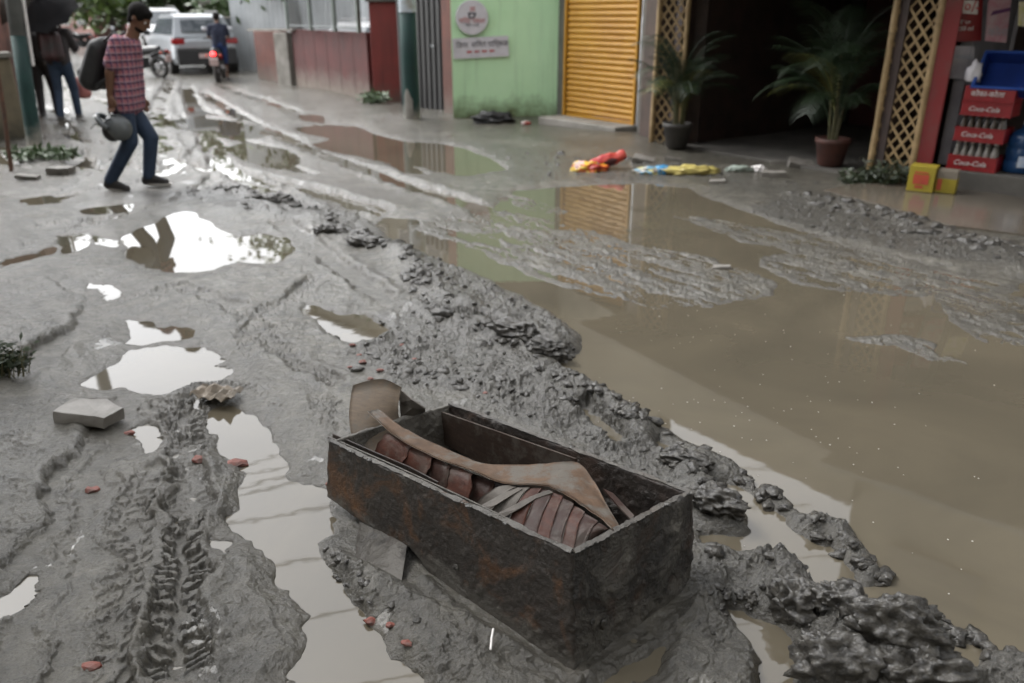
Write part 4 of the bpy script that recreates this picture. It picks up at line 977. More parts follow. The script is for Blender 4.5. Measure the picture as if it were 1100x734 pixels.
# ------------------------------------------------------------------ cars
M_['tyre'] = mat('tyre_rubber', (.02, .02, .02), (.05, .045, .04), 4, .8); M_['rim'] = mat('alloy', (.3, .3, .3), (.2, .2, .2), 6, .4, 0, 80, .6)
M_['plas'] = mat('black_plastic', (.022, .022, .023), (.03, .03, .03), 4, .55); M_['tail'] = mat('tail_lens', (.30, .015, .015), (.22, .012, .012), 4, .15); M_['lampg'] = mat('clear_lens', (.55, .56, .58), (.4, .42, .45), 8, .1)
M_['platew'] = mat('plate_pink', (.55, .42, .40), (.5, .38, .36), 4, .5); M_['cglass'] = mat('car_glass', (.10, .115, .125), (.07, .08, .09), 2, .05)
def car(loc, rz, label, paint, scale=1.0, spare=False):
    r = empty('parked_car', loc, rz, label=label, cat='car')
    # half widths and profile along x (front at +x), length 4.2
    xs = [-2.05, -1.98, -1.75, -1.2, -.3, .7, 1.15, 1.75, 2.0, 2.08]
    belt = [.86, .95, 1.0, 1.02, 1.03, 1.02, 1.0, .90, .80, .66]
    low = [.42, .34, .30, .30, .30, .30, .30, .30, .34, .42]
    hw = [.76, .84, .88, .90, .90, .90, .89, .86, .80, .70]
    b = MB(); rows = []
    for x, bt, lo, w in zip(xs, belt, low, hw):
        rows.append([(x, w * .93, lo), (x, w, lo + .14), (x, w, (lo + bt) / 2), (x, w * .985, bt - .10), (x, w * .93, bt), (x, w * .5, bt + .03), (x, 0, bt + .04)])
    full = [[*rw, *[(x, -y, z) for x, y, z in rw[-2::-1]]] for rw in rows]
    m_ = len(full[0]); vs = [p for rw in full for p in rw]; fs = []
    for i in range(len(full) - 1):
        for k in range(m_ - 1): fs.append((i * m_ + k, i * m_ + k + 1, (i + 1) * m_ + k + 1, (i + 1) * m_ + k))
        fs.append((i * m_ + m_ - 1, i * m_, (i + 1) * m_, (i + 1) * m_ + m_ - 1))
    fs.append(list(range(m_))); fs.append([(len(full) - 1) * m_ + k for k in range(m_)][::-1]); b.add(vs, fs)
    # cabin
    cx = [-1.98, -1.66, -1.1, .1, .45, 1.12]; cz = [1.0, 1.52, 1.60, 1.58, 1.50, 1.02]; cw = [.80, .66, .66, .66, .66, .80]
    vs = []; 
    for x, z, w in zip(cx, cz, cw): vs += [(x, w, z), (x, -w, z)]
    for x in (-1.98, 1.12): vs += [(x, .82, .98), (x, -.82, .98)]
    fs = [(0, 1, 3, 2), (2, 3, 5, 4), (4, 5, 7, 6), (6, 7, 9, 8), (8, 9, 11, 10)]
    fs += [(0, 2, 4, 6, 8, 10, 14, 12), (1, 13, 15, 11, 9, 7, 5, 3)]; b.add(vs, fs)
    body = b.build('body', paint, r, world=False, smooth=False, bevel=.03)
    def quad(name, pts, m_, parent=None, th=.012, dirv=(0, 0, 1)):
        b = MB(); b.prism(pts, Vector(dirv) * th); return b.build(name, m_, parent or r, world=False)
    g = M_['cglass']
    quad('rear_window', [(-1.93, .58, 1.14), (-1.93, -.58, 1.14), (-1.72, -.54, 1.44), (-1.72, .54, 1.44)], g, dirv=(-1.5, 0, .6))
    quad('windscreen', [(1.10, .66, 1.06), (1.10, -.66, 1.06), (.53, -.58, 1.46), (.53, .58, 1.46)], g, dirv=(1, 0, 1.2))
    for s in (-1, 1):
        quad('side_window', [(-1.72, s * .795, 1.06), (.90, s * .80, 1.06), (.38, s * .68, 1.46), (-1.55, s * .67, 1.49)], g, dirv=(0, s * 1.3, .2))
        MB().box(-2.06, -1.86, min(s * .56, s * .88), max(s * .56, s * .88), .82, .97).build('tail_light', M_['tail'], r, world=False, bevel=.02)
        MB().box(1.86, 2.03, min(s * .48, s * .80), max(s * .48, s * .80), .66, .80).build('headlight', M_['lampg'], r, world=False, bevel=.02)
        MB().obox((.80, s * 1.0, 1.08), (.05, 0, 0), (0, .09, 0), (0, 0, .07)).build('mirror', M_['plas'], r, world=False, bevel=.02)
        b = MB(); b.tube([(-1.3, s * .6, 1.60), (-1.25, s * .6, 1.66), (.1, s * .6, 1.65), (.18, s * .6, 1.58)], .018, 6).build('roof_rail', M_['rim'], r, world=False)
        for x in (-1.32, 1.30):
            w = MB().lathe([(.20, -.1), (.33, -.11), (.345, -.06), (.345, .06), (.33, .11), (.20, .1)], 26, (x, s * .82, .345), 'y').build('wheel', M_['tyre'], r, world=False)
            MB().lathe([(.06, s * .118), (.2, s * .112), (.21, s * .08)] if s > 0 else [(.21, s * .08), (.2, s * .112), (.06, s * .118)], 18, (x, s * .82, .345), 'y').build('rim', M_['rim'], w, world=False)
    MB().box(-2.10, -1.85, -.80, .80, .28, .70).build('bumper', M_['plas'], r, world=False, bevel=.03)
    MB().box(1.86, 2.12, -.78, .78, .30, .52).build('bumper', M_['plas'], r, world=False, bevel=.03)
    MB().box(-2.125, -2.05, -.24, .24, .46, .58).build('number_plate', M_['platew'], r, world=False)
    MB().box(2.09, 2.115, -.24, .24, .54, .64).build('number_plate', M_['platew'], r, world=False)
    MB().box(1.98, 2.095, -.46, .46, .60, .76).build('grille', M_['plas'], r, world=False, bevel=.02)
    MB().box(-2.085, -2.0, -.8, .8, .71, .74).build('trim_strip', M_['rim'], r, world=False)
    r.scale = (scale,) * 3
    return r
P_sil = mat('silver_paint', (.36, .38, .40), (.32, .34, .36), 2, .3, 0, 80, .35); P_wht = mat('white_paint', (.62, .63, .64), (.55, .56, .57), 2, .3)
q = gp(226, 81); hd = R(90 + 33)
f_ = Vector((math.cos(hd), math.sin(hd), 0)); qq = q + f_ * 2.05
car((qq.x, qq.y, .0), hd, 'silver grey hatchback seen from behind, parked by the tin fence', P_sil, 1.0)
q = gp(187, 59); hd = R(90 + 33 + 180); f_ = Vector((math.cos(hd), math.sin(hd), 0)); qq = q - f_ * 2.1
car((qq.x, qq.y, .03), hd, 'white off-road car facing the viewer beyond the silver hatchback', P_wht, 1.13)
car((-3.4, 19.9, 0), R(128), 'white car behind the red wall and railing, only its top showing', P_wht, .9)

# ------------------------------------------------------------------ motorcycles
P_bk = mat('bike_black', (.015, .015, .016), (.02, .02, .02), 4, .3); P_rd = mat('bike_red', (.32, .015, .02), (.25, .012, .016), 4, .3)
LIT = glow('lit_tail_lamp', (1, .03, .03), 2.2)
def motorcycle(loc, rz, label, lit=False, P_rd=None):
    P_rd = P_rd or P_bk
    r = empty('motorcycle', loc, rz, label=label, cat='motorcycle', group='motorcycles on the road')
    for x in (-.62, .65):
        w = MB().torus((x, 0, .29), .235, .055, 'y', 26, 8).build('wheel', M_['tyre'], r, world=False, smooth=True)
        b = MB()
        for k in range(5):
            a = k * 2 * math.pi / 5; b.tube([(x, 0, .29), (x + .2 * math.cos(a), 0, .29 + .2 * math.sin(a))], .014, 6)
        b.lathe([(.05, -.06), (.05, .06)], 12, (x, 0, .29), 'y'); b.build('rim', M_['rim'], w, world=False)
    MB().cap((.02, 0, .62), (.34, 0, .74), .13, .13).melt(.02, 3).build('tank', P_rd, r, world=False, smooth=True)
    MB().cap((-.66, 0, .74), (.0, 0, .68), .10, .12).melt(.02, 3).build('seat', P_bk, r, world=False, smooth=True)
    b = MB().tube([(.62, 0, .95), (.30, 0, .50), (.05, 0, .30), (-.3, 0, .32), (-.55, 0, .62), (.2, 0, .66)], .025, 7); b.box(-.2, .25, -.13, .13, .26, .52); b.build('frame', M_['plas'], r, world=False, bevel=.02)
    MB().tube([(-.9, 0, .62), (-.80, 0, .68), (-.62, 0, .66), (-.4, 0, .58)], [.06, .075, .08, .06], 10).build('rear_fender', P_rd, r, world=False)
    for s in (-1, 1):
        MB().tube([(.65, s * .085, .29), (.52, s * .085, .95)], .022, 8).build('fork', M_['rim'], r, world=False)
        MB().tube([(.46, s * .22, 1.03), (.44, s * .30, 1.22)], .008, 6).build('mirror_stalk', P_bk, r, world=False)
        MB().sphere((.43, s * .31, 1.25), .065, sq=(.35, 1, .8)).build('mirror', M_['lampg'], r, world=False, smooth=True)
        MB().sphere((-.88, s * .16, .66), .035).build('indicator', M_['cart_red'], r, world=False, smooth=True)
    MB().tube([(.40, -.36, 1.02), (.48, -.22, 1.03), (.52, 0, .98), (.48, .22, 1.03), (.40, .36, 1.02)], .016, 8).build('handlebar', P_bk, r, world=False)
    MB().sphere((.66, 0, .86), .10, sq=(.8, 1, 1)).build('headlight', M_['lampg'], r, world=False, smooth=True)
    MB().sphere((-.93, 0, .70), .055, sq=(.6, 1.2, .8)).build('tail_light', LIT if lit else M_['tail'], r, world=False, smooth=True)
    MB().obox((-.96, 0, .52), (.006, 0, .02), (0, .10, 0), (-.02, 0, .07)).build('number_plate', M_['platew'], r, world=False)
    MB().tube([(-.1, -.16, .28), (-.5, -.17, .34), (-.78, -.17, .40)], [.03, .045, .05], 10).build('exhaust', M_['rim'], r, world=False)
    MB().sheet([[(.65 + .31 * math.cos(a), y, .29 + .31 * math.sin(a)) for y in (-.06, .06)] for a in np.linspace(.5, 2.2, 9)], .01).build('front_fender', P_rd, r, world=False)
    return r
q = gp(227, 90); motorcycle((q.x + .0, q.y + .75, 0), R(90 + 12), 'black and red motorcycle with lit red tail lamp behind the silver hatchback', True, P_rd)
q = gp(147, 86); motorcycle((q.x - .1, q.y + .6, 0), R(90 + 70), 'dark motorcycle mostly hidden behind the walking man')
q = gp(90, 58); motorcycle((q.x, q.y, .02), R(150), 'distant dark motorcycle between the umbrellas and the walking man')

# ------------------------------------------------------------------ people
M_['skin'] = mat('brown_skin', (.17, .085, .05), (.14, .07, .042), 8, .5); M_['hair'] = mat('black_hair', (.006, .005, .005), (.010, .009, .008), 30, .8, .4, 120, 0, .15)
M_['denim'] = mat('blue_denim', (.025, .045, .085), (.018, .032, .06), 10, .8, .2, 200); M_['shoe'] = mat('black_shoe', (.02, .018, .018), (.03, .027, .025), 10, .5); M_['sole'] = mat('pale_sole', (.45, .43, .40), (.3, .28, .25), 10, .7)
M_['pack'] = mat('black_nylon', (.016, .016, .017), (.024, .024, .025), 12, .6, .2, 120)
def plaid():
    m, nt, bs = newmat('pink_plaid_cotton'); co = tex(nt); L = nt.links.new; se = nd(nt, 'ShaderNodeSeparateXYZ'); L(co, se.inputs[0])
    def band(o, s, w, ph=0.0): return math_(nt, 'LESS_THAN', math_(nt, 'FRACT', math_(nt, 'MULTIPLY_ADD', o, s, ph)), w)
    xy = math_(nt, 'ADD', se.outputs['X'], math_(nt, 'MULTIPLY', se.outputs['Y'], .8))
    col = mix(nt, math_(nt, 'MULTIPLY', band(se.outputs['Z'], 16, .42), .75), (.36, .13, .155), (.03, .02, .05))
    col = mix(nt, math_(nt, 'MULTIPLY', band(xy, 16, .38), .7), col, (.07, .04, .10))
    col = mix(nt, math_(nt, 'MULTIPLY', band(se.outputs['Z'], 16, .12, .6), .7), col, (.50, .38, .42)); col = mix(nt, math_(nt, 'MULTIPLY', band(xy, 16, .10, .65), .6), col, (.50, .32, .36))
    L(col, bs.inputs['Base Color']); bs.inputs['Roughness'].default_value = .85; bump(nt, bs, nz(nt, co, 14, 4), .3, .02); return m
M_['plaid'] = plaid()
def hand(b, w, dirv, side, L=.17, curl=.5):
    """a palm with four unequal bent fingers and a thumb off its side"""
    w, f, s = Vector(w), Vector(dirv).normalized(), Vector(side).normalized(); n = f.cross(s).normalized()
    b.cap(w, w + f * L * .42, .030, .034); 
    for sgn in (-1, 1): b.cap(w + f * .02, w + f * L * .45 + s * sgn * .024, .020, .017)
    for k, ln in enumerate((.42, .50, .46, .34)):
        o = w + f * L * .45 + s * (.030 - .020 * k); c1 = o + f * L * ln * .5 + n * L * .10 * curl; c2 = c1 + (f * (1 - curl * .7) + n * curl).normalized() * L * ln * .5
        b.cap(o - f * .02, c1, .0105, .0098); b.cap(c1, c2, .0098, .0085)
    o = w + f * L * .12 + s * .026; b.cap(o, o + f * L * .22 + s * .028 + n * .01, .0125, .011); b.cap(o + f * L * .22 + s * .028 + n * .01, o + f * L * .42 + s * .030 + n * .02, .011, .009)
def head(b, c, face, up=(0, 0, 1), k=1.0):
    c, f, u = Vector(c), Vector(face).normalized(), Vector(up); s = f.cross(u).normalized(); u = s.cross(f).normalized()
    M = Matrix((s, f, u)).transposed()
    b.sphere(c + u * .025 * k - f * .012, .098 * k, 18, 12, (.80, 1.0, .98), M); b.sphere(c - u * .045 * k + f * .022 * k, .072 * k, 16, 10, (.82, .95, 1.05), M)
    b.cap(c - u * .085 * k + f * .055 * k, c - u * .09 * k + f * .05 * k, .026 * k, .026 * k)                     # chin
    b.cap(c + u * .022 * k + f * .088 * k, c - u * .018 * k + f * .108 * k, .008 * k, .015 * k)                   # nose
    for sg in (-1, 1):
        b.cap(c + s * sg * .010 - u * .020 * k + f * .098 * k, c + s * sg * .014 * k - u * .021 * k + f * .094 * k, .008, .007)
        b.cap(c + s * sg * .02 + u * .030 * k + f * .082 * k, c + s * sg * .045 * k + u * .028 * k + f * .066 * k, .010, .009)   # brow
        b.sphere(c + s * sg * .080 * k - f * .01 + u * .0, .032 * k, 10, 8, (.35, .62, 1.0), M)                    # ear
    b.cap(c - s * .018 - u * .050 * k + f * .085 * k, c + s * .018 - u * .050 * k + f * .085 * k, .010, .010)      # lips
    return M, s, f, u
def face_bits(r, c, M, s, f, u, k=1.0):
    for sg in (-1, 1):
        MB().sphere(c + s * sg * .032 * k + u * .008 * k + f * .074 * k, .012 * k).build('eye', M_['paleink'], r, smooth=True)
        MB().sphere(c + s * sg * .032 * k + u * .008 * k + f * .083 * k, .006 * k).build('pupil', M_['hair'], r, smooth=True)
# -- the man walking with a backpack
yN, yM, yF = 7.62, 7.80, 7.98
man0 = G(130, 204); man0.z = 0
J = lambda px, py, y: Q(px, py, y)
man = empty('person', man0, label='man in pink plaid shirt and jeans walking over the mud carrying a helmet', cat='person')
hc = J(150, 20, yM); fc = Vector((.85, -.10, -.62))
nb = J(140, 42, yM); pel = J(134, 113, yM); chest = J(135, 62, yM)
shN, shF = J(126, 46, yN + .0), J(137, 46, yF); elN, wrN = J(118, 78, yN - .05), J(118, 103, yN - .04); elF, wrF = J(138, 80, yF + .08), J(150, 103, yF + .02)
hipN, hipF = J(132, 116, yM - .10), J(139, 116, yM + .10)
knN, anN = J(140, 152, yM - .11), J(119, 193, yM - .10); knF, anF = J(162, 148, yM + .09), J(160, 188, yM + .06)
b = MB(); Mh = head(b, hc, fc); b.cap(nb - Vector((.02, 0, .06)), hc + Vector((-.03, 0, -.03)), .062, .055)
b.cap(nb - Vector((.03, 0, .1)), pel, .06, .075)
for sh, el, wr, k in ((shN, elN, wrN, 1), (shF, elF, wrF, -1)):
    b.cap(nb - Vector((0, 0, .1)), sh, .06, .05); b.cap(sh, el, .048, .041); b.cap(el, wr, .041, .028)
hand(b, wrN, (.05, 0, -1), (1, -.25, 0), .17, .75); hand(b, wrF, (.25, .05, -1), (1, .3, 0), .17, .5)
for hp, kn, an in ((hipN, knN, anN), (hipF, knF, anF)): b.cap(pel, hp, .08, .075); b.cap(hp, kn, .07, .05); b.cap(kn, an, .048, .035)
b.melt(.0095, 3); body = b.build('body', M_['skin'], man, smooth=True); face_bits(man, hc, *Mh)
M, s, f, u = Mh
b = MB(); b.sphere(hc + u * .040 - f * .020, .106, 20, 12, (.84, .98, .92), M); b.sphere(hc + u * .075 + f * .045, .062, 14, 9, (1.05, .7, .7), M); b.sphere(hc - f * .05 - u * .03, .065, 14, 9, (1.05, .7, 1.0), M)
b.melt(.011, 1); b.build('hair', M_['hair'], man, smooth=True)
b = MB(); b.sphere(hc - u * .078 + f * .030, .062, 14, 9, (.98, .9, .62), M); b.melt(.01, 1); b.build('beard', M_['hair'], man, smooth=True)
b = MB()
b.cap(nb - Vector((.01, 0, .07)), chest, .10, .125)
for o in (-.09, 0, .09): b.cap(chest + Vector((0, o, .04)), J(137, 96, yM) + Vector((0, o, 0)), .118, .112)
for o in (-.10, 0, .10): b.cap(J(137, 90, yM) + Vector((0, o, 0)), J(137, 112, yM) + Vector((0, o, 0)), .112, .118)
for sh, el in ((shN, elN), (shF, elF)):
    b.cap(nb + Vector((0, 0, -.08)), sh, .085, .072); b.cap(sh, sh.lerp(el, .72), .072, .074)
for k in (-1, 1): b.cap(nb + Vector((-.02, .05 * k, -.03)), nb + Vector((.055, .03 * k, -.01)), .03, .022)
b.melt(.014, 4); b.build('shirt', M_['plaid'], man, smooth=True)
b = MB(); b.cap(pel + Vector((0, -.08, .02)), pel + Vector((0, .08, .02)), .115, .115)
for hp, kn, an in ((hipN, knN, anN), (hipF, knF, anF)):
    b.cap(pel, hp, .11, .098); b.cap(hp, kn, .098, .074); b.cap(kn, an + (an - kn) * .02, .072, .058); b.cap(an + (kn - an) * .12, an, .060, .062)
b.melt(.014, 3); b.build('jeans', M_['denim'], man, smooth=True)
def shoe(r, an, dirv, sole=True, L=.27):
    f = Vector(dirv).normalized(); z = -.075
    b = MB(); b.cap(an + Vector((0, 0, -.02)), an + Vector((0, 0, z + .035)) - f * .03, .048, .048); b.cap(an + f * -.04 + Vector((0, 0, z + .02)), an + f * (L - .12) + Vector((0, 0, z + .012)), .045, .040); b.cap(an + Vector((0, 0, -.02)), an + f * (L - .14) + Vector((0, 0, z + .02)), .04, .036)
    b.melt(.011, 3); o = b.build('shoe', M_['shoe'], r, smooth=True)
    if sole:
        s = Vector((-f.y, f.x, 0)).normalized(); pts = []
        for t in np.linspace(0, 2 * math.pi, 20)[:-1]: pts.append(an + f * (L * .28 + math.cos(t) * L * .5) + s * math.sin(t) * .046 + Vector((0, 0, z - .022)))
        MB().prism(pts, (0, 0, .022)).build('sole', M_['sole'], o)
shoe(man, anN + Vector((0, 0, -.0)), (.97, -.2, -.12)); shoe(man, anF + Vector((0, 0, -.0)), (.98, -.05, -.02))
# -- his backpack
bc = J(100, 72, yM)
bk = empty('backpack', bc, label='black backpack worn by the man in the plaid shirt', cat='backpack')
b = MB(); 
for o in (-.08, .08): b.cap(J(109, 52, yM) + Vector((0, o, 0)), J(103, 84, yM) + Vector((0, o, 0)), .085, .115)
b.cap(J(113, 48, yM) - Vector((0, .07, 0)), J(113, 48, yM) + Vector((0, .07, 0)), .07, .07); b.melt(.014, 5); b.build('body', M_['pack'], bk, smooth=True)
for o, sh in ((-1, shN), (1, shF)):
    st = J(116, 47, yM) + Vector((0, .09 * o, .02))
    MB().tube([st, J(128, 36, yM) + Vector((0, .10 * o, .01)), J(137, 47, yM) + Vector((0, .19 * o, 0)), J(138, 62, yM) + Vector((0, .228 * o, 0)), J(132, 80, yM) + Vector((0, .232 * o, 0)), J(116, 90, yM) + Vector((0, .20 * o, 0)), J(106, 92, yM) + Vector((0, .12 * o, 0))], [.022] * 7, 8, .4).build('strap', M_['pack'], bk)
b = MB(); b.cap(J(95, 78, yM) - Vector((0, .09, 0)), J(95, 78, yM) + Vector((0, .09, 0)), .06, .06); b.melt(.014, 3); b.build('pocket', M_['pack'], bk, smooth=True)
# -- helmet hanging from his hand
M_['helm'] = mat('grey_helmet_shell', (.09, .10, .105), (.12, .13, .135), 3, .25)
hcn = J(127, 137, yN - .02); hm = empty('helmet', hcn, label='grey motorcycle helmet hanging upside down from the walking man\'s hand', cat='helmet')
ax = Vector((.62, 0, .55)).normalized()
Mx = Matrix(((.75, 0, .66), (0, 1, 0), (-.66, 0, .75)))
b = MB(); b.sphere(hcn, .118, 20, 14, (1.12, .92, 1.0), Mx); b.melt(.012, 2); b.build('shell', M_['helm'], hm, smooth=True)
b = MB(); b.sphere(hcn + Vector((-.06, -.0, -.035)), .100, 20, 14, (.9, .9, .95)); b.melt(.012, 2); b.build('lining', M_['pack'], hm, smooth=True)
b = MB(); b.tube([hcn + Vector((-.02 + .15 * math.cos(t), .118 * math.sin(t), -.02 - .13 * math.cos(t))) for t in np.linspace(1.75, 4.53, 12)], .026, 8); b.build('chin_bar', M_['helm'], hm, smooth=True)
v0 = J(113, 141, yN - .02)
MB().sheet([[J(*p, yN - .02 + o) for o in (-.085, -.03, .03, .085)] for p in ((119, 128), (110, 133), (101, 134), (97, 139))], .008).build('visor', M_['pack'], hm, smooth=True)
MB().tube([J(118, 113, yN - .04), J(117, 121, yN - .03), J(121, 129, yN - .02)], .008, 6).build('strap', M_['pack'], hm)
MB().tube([J(121, 112, yN - .04), J(126, 119, yN - .03), J(130, 127, yN - .02)], .008, 6).build('strap', M_['pack'], hm)
M2 = MB(); M2.torus(hcn + Vector((0, 0, 0)), .108, .010, 'y', 26, 6); M2.build('rim_trim', M_['pack'], hm, smooth=True)

# -- the people further off
def simple_person(label, px, py, y, hgt, facing, top, legs, hair=True, packc=None, stride=.12, arm=None, pk_label=None, sleeve=.72, shorts=False, hold=None, grp=None):
    g = G(px, py); y = g.y; g.z = 0; r = empty('person', g, label=label, cat='person', group=grp)
    fx = Vector((math.cos(facing), math.sin(facing), 0)); sx = Vector((-fx.y, fx.x, 0)); k = hgt / 1.7
    P = lambda a, s, z: g + (fx * a + sx * s + Vector((0, 0, z))) * k
    hc = P(.03, 0, 1.58); b = MB(); Mh = head(b, hc, fx + Vector((0, 0, -.15)), k=k)
    b.cap(P(-.01, 0, 1.38), P(.0, 0, 1.52), .058 * k, .052 * k); b.cap(P(0, 0, 1.3), P(0, 0, .95), .09 * k, .09 * k)
    feet = [P(stride, -.10, .085), P(-stride, .10, .085)]; kn = [P(stride * .6 + .05, -.10, .48), P(-stride * .3 + .04, .10, .48)]; hips = [P(0, -.09, .90), P(0, .09, .90)]
    hands = []
    for i, s in enumerate((-1, 1)):
        sh = P(0, s * .19, 1.36); e = P(-.02, s * .24, 1.10); w = P(.08, s * .24, .88)
        if arm and i in arm: e, w = P(.12, s * .25, 1.12), P(.24, s * .17, 1.30 if arm[i] == 1 else 1.05)
        b.cap(sh, e, .046 * k, .04 * k); b.cap(e, w, .04 * k, .028 * k); hand(b, w, (w - e).normalized(), fx if not (arm and i in arm) else Vector((0, 0, 1)), .165 * k, .6); hands.append((sh, e, w))
    for i in range(2): b.cap(hips[i], kn[i], .07 * k, .05 * k); b.cap(kn[i], feet[i], .048 * k, .034 * k)
    b.melt(.012, 3); b.build('body', M_['skin'], r, smooth=True); face_bits(r, hc, *Mh, k=k)
    M, s_, f_, u_ = Mh
    b = MB(); b.sphere(hc + u_ * .038 - f_ * .022, .107 * k, 18, 12, (.86, 1, .92), M); b.sphere(hc - f_ * .055 - u_ * .02, .06 * k, 12, 8, (1.05, .7, 1), M); b.melt(.013, 1); b.build('hair', M_['hair'], r, smooth=True)
    b = MB(); b.cap(P(0, 0, 1.38), P(0, 0, 1.2), .10 * k, .12 * k)
    for o in (-.07, .07): b.cap(P(0, o, 1.26), P(0, o, .92), .118 * k, .115 * k)
    for sh, e, w in hands: b.cap(P(0, 0, 1.37), sh, .08 * k, .07 * k); b.cap(sh, sh.lerp(e, min(1, sleeve)), .068 * k, .062 * k); 
    if sleeve > 1:
        for sh, e, w in hands: b.cap(sh, e, .066 * k, .056 * k); b.cap(e, e.lerp(w, .9), .056 * k, .046 * k)
    b.melt(.016, 4); b.build('jacket' if sleeve > 1 else 'shirt', top, r, smooth=True)
    b = MB(); b.cap(P(0, -.06, .92), P(0, .06, .92), .115 * k, .115 * k)
    for i in range(2):
        b.cap(hips[i], kn[i], .098 * k, .074 * k)
        if not shorts: b.cap(kn[i], feet[i] + Vector((0, 0, .01)), .072 * k, .058 * k)
    b.melt(.016, 3); b.build('shorts' if shorts else 'trousers', legs, r, smooth=True)
    for i in range(2): shoe(r, feet[i], fx, True, .26 * k)
    if packc:
        c = P(-.20, 0, 1.15); bk = empty('backpack', c, label=pk_label, cat='backpack'); b = MB()
        for o in (-.07, .07): b.cap(P(-.19, o, 1.30), P(-.20, o, 1.02), .085 * k, .10 * k)
        b.melt(.016, 4); b.build('body', packc, bk, smooth=True)
        for s in (-1, 1): MB().tube([P(-.14, s * .10, 1.34), P(.0, s * .11, 1.47), P(.125, s * .12, 1.33), P(.12, s * .14, 1.15), P(-.12, s * .15, 1.02)], .02 * k, 8, .4).build('strap', packc, bk)
    return hands, P
M_['gjacket'] = mat('grey_jacket', (.16, .15, .14), (.12, .11, .105), 6, .8); M_['djacket'] = mat('dark_jacket', (.025, .022, .024), (.035, .028, .03), 6, .8); M_['dtrous'] = mat('dark_trousers', (.03, .028, .028), (.022, .02, .02), 6, .8)
M_['navy'] = mat('navy_shirt', (.016, .022, .045), (.012, .016, .035), 6, .8); M_['bluesh'] = mat('blue_shorts', (.02, .05, .16), (.015, .03, .10), 6, .8); M_['rpack'] = mat('maroon_black_pack', (.05, .012, .014), (.018, .016, .016), 5, .6)
h1, P1 = simple_person('person in grey jacket and dark trousers under the brown umbrella', 55, 125, 0, 1.62, R(105), M_['gjacket'], M_['dtrous'], packc=M_['pack'], pk_label='black backpack on the person in the grey jacket', sleeve=2, arm={1: 1}, stride=.10)
h2, P2 = simple_person('person in dark jacket and blue jeans under the black umbrella', 76, 129, 0, 1.66, R(100), M_['djacket'], M_['denim'], packc=M_['rpack'], pk_label='dark maroon backpack on the person in the dark jacket', sleeve=2, arm={0: 1, 1: 2}, stride=.13)
simple_person('person in navy shirt standing astride behind the silver hatchback', 241, 87.5, 0, 1.62, R(110), M_['navy'], M_['bluesh'], sleeve=.75, arm={0: 2, 1: 2}, stride=.05, shorts=True)
def umbrella(grip, up, rad, label, cm):
    up = Vector(up).normalized(); tip = grip + up * .78; r = empty('umbrella', grip, label=label, cat='umbrella'); a = up.orthogonal().normalized(); c = up.cross(a)
    MB().tube([grip - up * .10, grip, tip + up * .05], .008, 8).build('shaft', M_['rim'], r); MB().tube([grip - up * .16, grip - up * .02], .016, 8).build('handle', M_['pack'], r)
    grid = []; n_ = 32
    for i, q in enumerate((.02, .25, .5, .75, 1.0)):
        row = []
        for k in range(n_ + 1):
            t = 2 * math.pi * k / n_; sc = 1 - .07 * q * abs(math.sin(4 * t)); z = -.30 * q ** 1.8 + .03 * q * abs(math.sin(4 * t)); row.append(tip + (a * math.cos(t) + c * math.sin(t)) * rad * q * sc + up * z)
        grid.append(row)
    cn_ = MB().sheet(grid, .004).build('canopy', cm, r, smooth=True); b = MB()
    for k in range(8):
        t = 2 * math.pi * k / 8; b.tube([tip + (a * math.cos(t) + c * math.sin(t)) * rad * q + up * (-.30 * q ** 1.8 - .012) for q in (.03, .3, .6, .98)], .004, 5)
    b.build('ribs', M_['rim'], r)
umbrella(h2[0][2] + Vector((0, 0, -.06)), (-.16, -.55, .72), .46, 'black umbrella held by the person in the dark jacket', mat('black_umbrella_cloth', (.006, .006, .007), (.009, .008, .009), 4, .9, 0, 80, 0, .2))
umbrella(h1[1][2] + Vector((0, 0, -.12)), (-.35, -.35, .72), .46, 'dark brown umbrella held by the person in the grey jacket', mat('brown_umbrella_cloth', (.035, .026, .018), (.025, .02, .015), 4, .6))
bg_ = Q(87, 98, 13.9)
tag(crumple(bg_, (.14, .10, .20), 5, .2).build('hanging_bag', mat('salmon_cloth', (.42, .16, .14), (.34, .12, .11), 7, .7), loc=bg_, smooth=True), 'salmon red shopping bag carried beside the jeans of umbrella person', 'bag')
CLOD, nt_, bs_c = newmat('clod_mud'); co_c = tex(nt_); f_c = nz(nt_, co_c, 40, 8, .72)
nt_.links.new(mix(nt_, ramp(nt_, f_c, .35, .66), (.070, .064, .053), (.010, .009, .008)), bs_c.inputs['Base Color']); bs_c.inputs['Roughness'].default_value = .55; bs_c.inputs['Specular IOR Level'].default_value = .25
bs_c.inputs['Coat Weight'].default_value = .75; bs_c.inputs['Coat IOR'].default_value = 1.5; bs_c.inputs['Coat Roughness'].default_value = .17
bump(nt_, bs_c, math_(nt_, 'ADD', f_c, math_(nt_, 'MULTIPLY', nz(nt_, co_c, 120, 5, .7), .4)), 1.0, .011); b2_ = nd(nt_, 'ShaderNodeBump', Strength=1.0, Distance=.015); nt_.links.new(nz(nt_, co_c, 32, 4, .6), b2_.inputs['Height']); nt_.links.new(b2_.outputs[0], bs_c.inputs['Coat Normal'])
